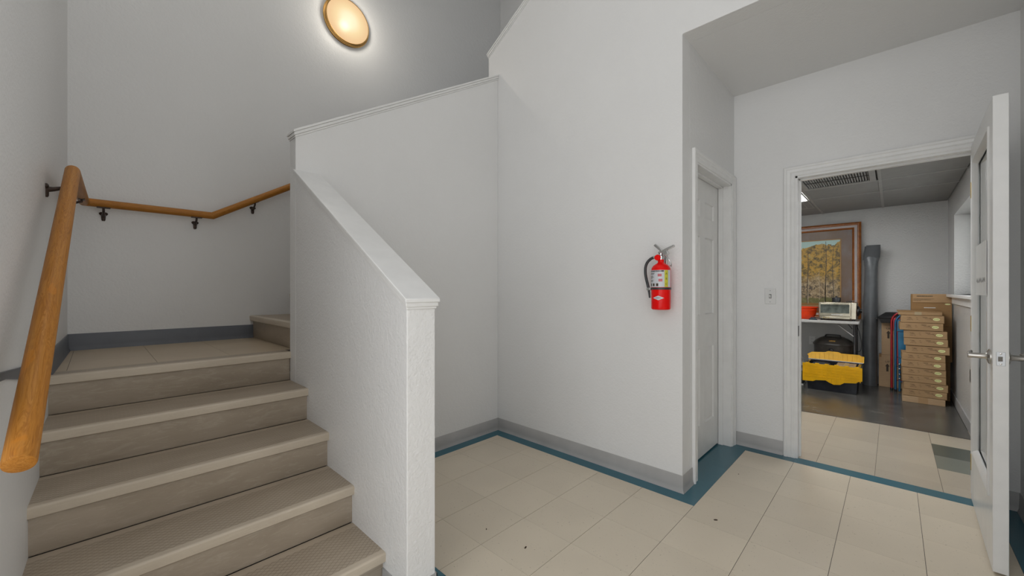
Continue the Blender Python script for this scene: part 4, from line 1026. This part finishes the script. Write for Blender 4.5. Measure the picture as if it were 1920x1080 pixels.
# ---- folded metal chairs leaning behind the stack
def folded_chair(label, x, yc, fm, pm, top, lean):
    t = thing('folding_chair', label, 'chair', (x, yc, FZ), 0, 'folded chairs behind the carton stack')
    t.rotation_euler = (0, lean, 0)
    W = .215
    pts = [(0, W, 0), (0, W, top-.13)]
    for k in range(1, 9):
        a = PI/2*k/8; pts.append((0, W-.11*(1-math.cos(a)), top-.13+.11*math.sin(a)+.02*k/8))
    pts += [(0, -p[1], p[2]) for p in pts[::-1]]
    MB().tube(pts, .0115, 10).make('front_frame', fm, t)
    p2 = [(-.026, W-.035, .015), (-.026, W-.035, .50), (-.026, -W+.035, .50), (-.026, -W+.035, .015)]
    MB().tube([p2[0], p2[1]], .010, 10).make('rear_leg', fm, t); MB().tube([p2[3], p2[2]], .010, 10).make('rear_leg', fm, t)
    for z in (.13, .30): MB().tube([(-.026, W-.035, z), (-.026, -W+.035, z)], .006, 8).make('cross_bar', fm, t)
    bk = MB(); prof = []
    for k in range(13):
        y = (W-.014) - (2*W-.028)*k/12; e = 1-abs(k-6)/6
        prof.append(y)
    top_l = [(y, top-.045 - .05*(abs(y)/W)**3) for y in prof]; bot_l = [(y, top-.235 + .02*(abs(y)/W)**2) for y in prof]
    bk.prism(top_l + bot_l[::-1], 'x', -.006, .004); bk.make('backrest', pm, t, bevel=.002, smooth=50)
    MB().loft([[(-.020, W-.025, .32), (-.020, -W+.025, .32), (-.036, -W+.025, .32), (-.036, W-.025, .32)], [(-.018, W-.02, .715), (-.018, -W+.02, .715), (-.034, -W+.02, .715), (-.034, W-.02, .715)]]).make('seat', pm, t, bevel=.006)
    for z in (.165, .215, .28, .335): MB().lathe([(.009, 0), (.009, -.012), (.004, -.014)], 10, (-.036, W-.035, z), 'x').make('hinge_rivet', 'chrome', t)
    for y in (W, -W): MB().lathe([(.013, 0), (.015, .006), (.014, .03)], 10, (0, y, 0)).make('foot_cap', 'black_plastic', t)
    MB().tube([(-.045, W-.03, .415), (-.048, W-.09, .395)], .004, 8).make('link_bar', 'chrome', t)
    return t
folded_chair('folded red metal chair standing between cartons and blue chair', 6.66, -.205, 'red_metal', 'red_metal', .955, .03)
folded_chair('folded blue metal chair behind the flat carton stack', 6.60, -.238, 'blue_metal', 'blue_vinyl', .940, .02)

# ---- wall outlets in the storeroom
def outlet(label, loc, rz):
    t = thing('wall_outlet', label, 'outlet', loc, rz)
    MB().box(-.005, 0, -.035, .035, -.057, .057).make('plate', 'plate_ivory', t, bevel=.002)
    for z in (-.02, .02):
        f_ = MB().box(-.0065, -.005, -.014, .014, z-.013, z+.013).make('socket', 'plate_ivory', t, bevel=.001)
        for y in (-.006, .006): MB().box(-.007, -.0064, y-.0012, y+.0012, z-.004, z+.006).make('slot', 'dark_slot', f_)
outlet('grey power outlet on the storeroom wall under the table', (X2F, .825, .51), 0)
outlet('white power outlet below the storeroom window sill', (5.13, Y2R, .487), PI/2)

# ---- crumbs of dirt on the hall floor
def crumb(u, v, s_, label, rz):
    o = MB(); n = 7
    rg = []
    for z, r in ((0, 1), (.35, 1.05), (.7, .6)):
        rg.append([(math.cos(2*PI*i/n)*s_*r*(1+rng.uniform(-.2, .2)), math.sin(2*PI*i/n)*s_*.45*r*(1+rng.uniform(-.2, .2)), z*s_*.6) for i in range(n)])
    ob = o.loft(rg).make('dirt_crumb', 'debris_brown', loc=(u, v, 0.0), rot=(0, 0, rz), smooth=0)
    tag(ob, label, 'debris', 'crumbs on the hall floor')
crumb(2.26, .675, .0105, 'dark dirt crumb on the tiles nearest the teal corner', -.9)
crumb(1.40, 1.25, .0085, 'dark dirt crumb on the middle of the beige tiles', .3)
crumb(1.37, 1.49, .0060, 'small dark crumb nearer the half wall', .8)
crumb(2.93, .735, .0050, 'tiny dark crumb beside the closet door strip', .2)
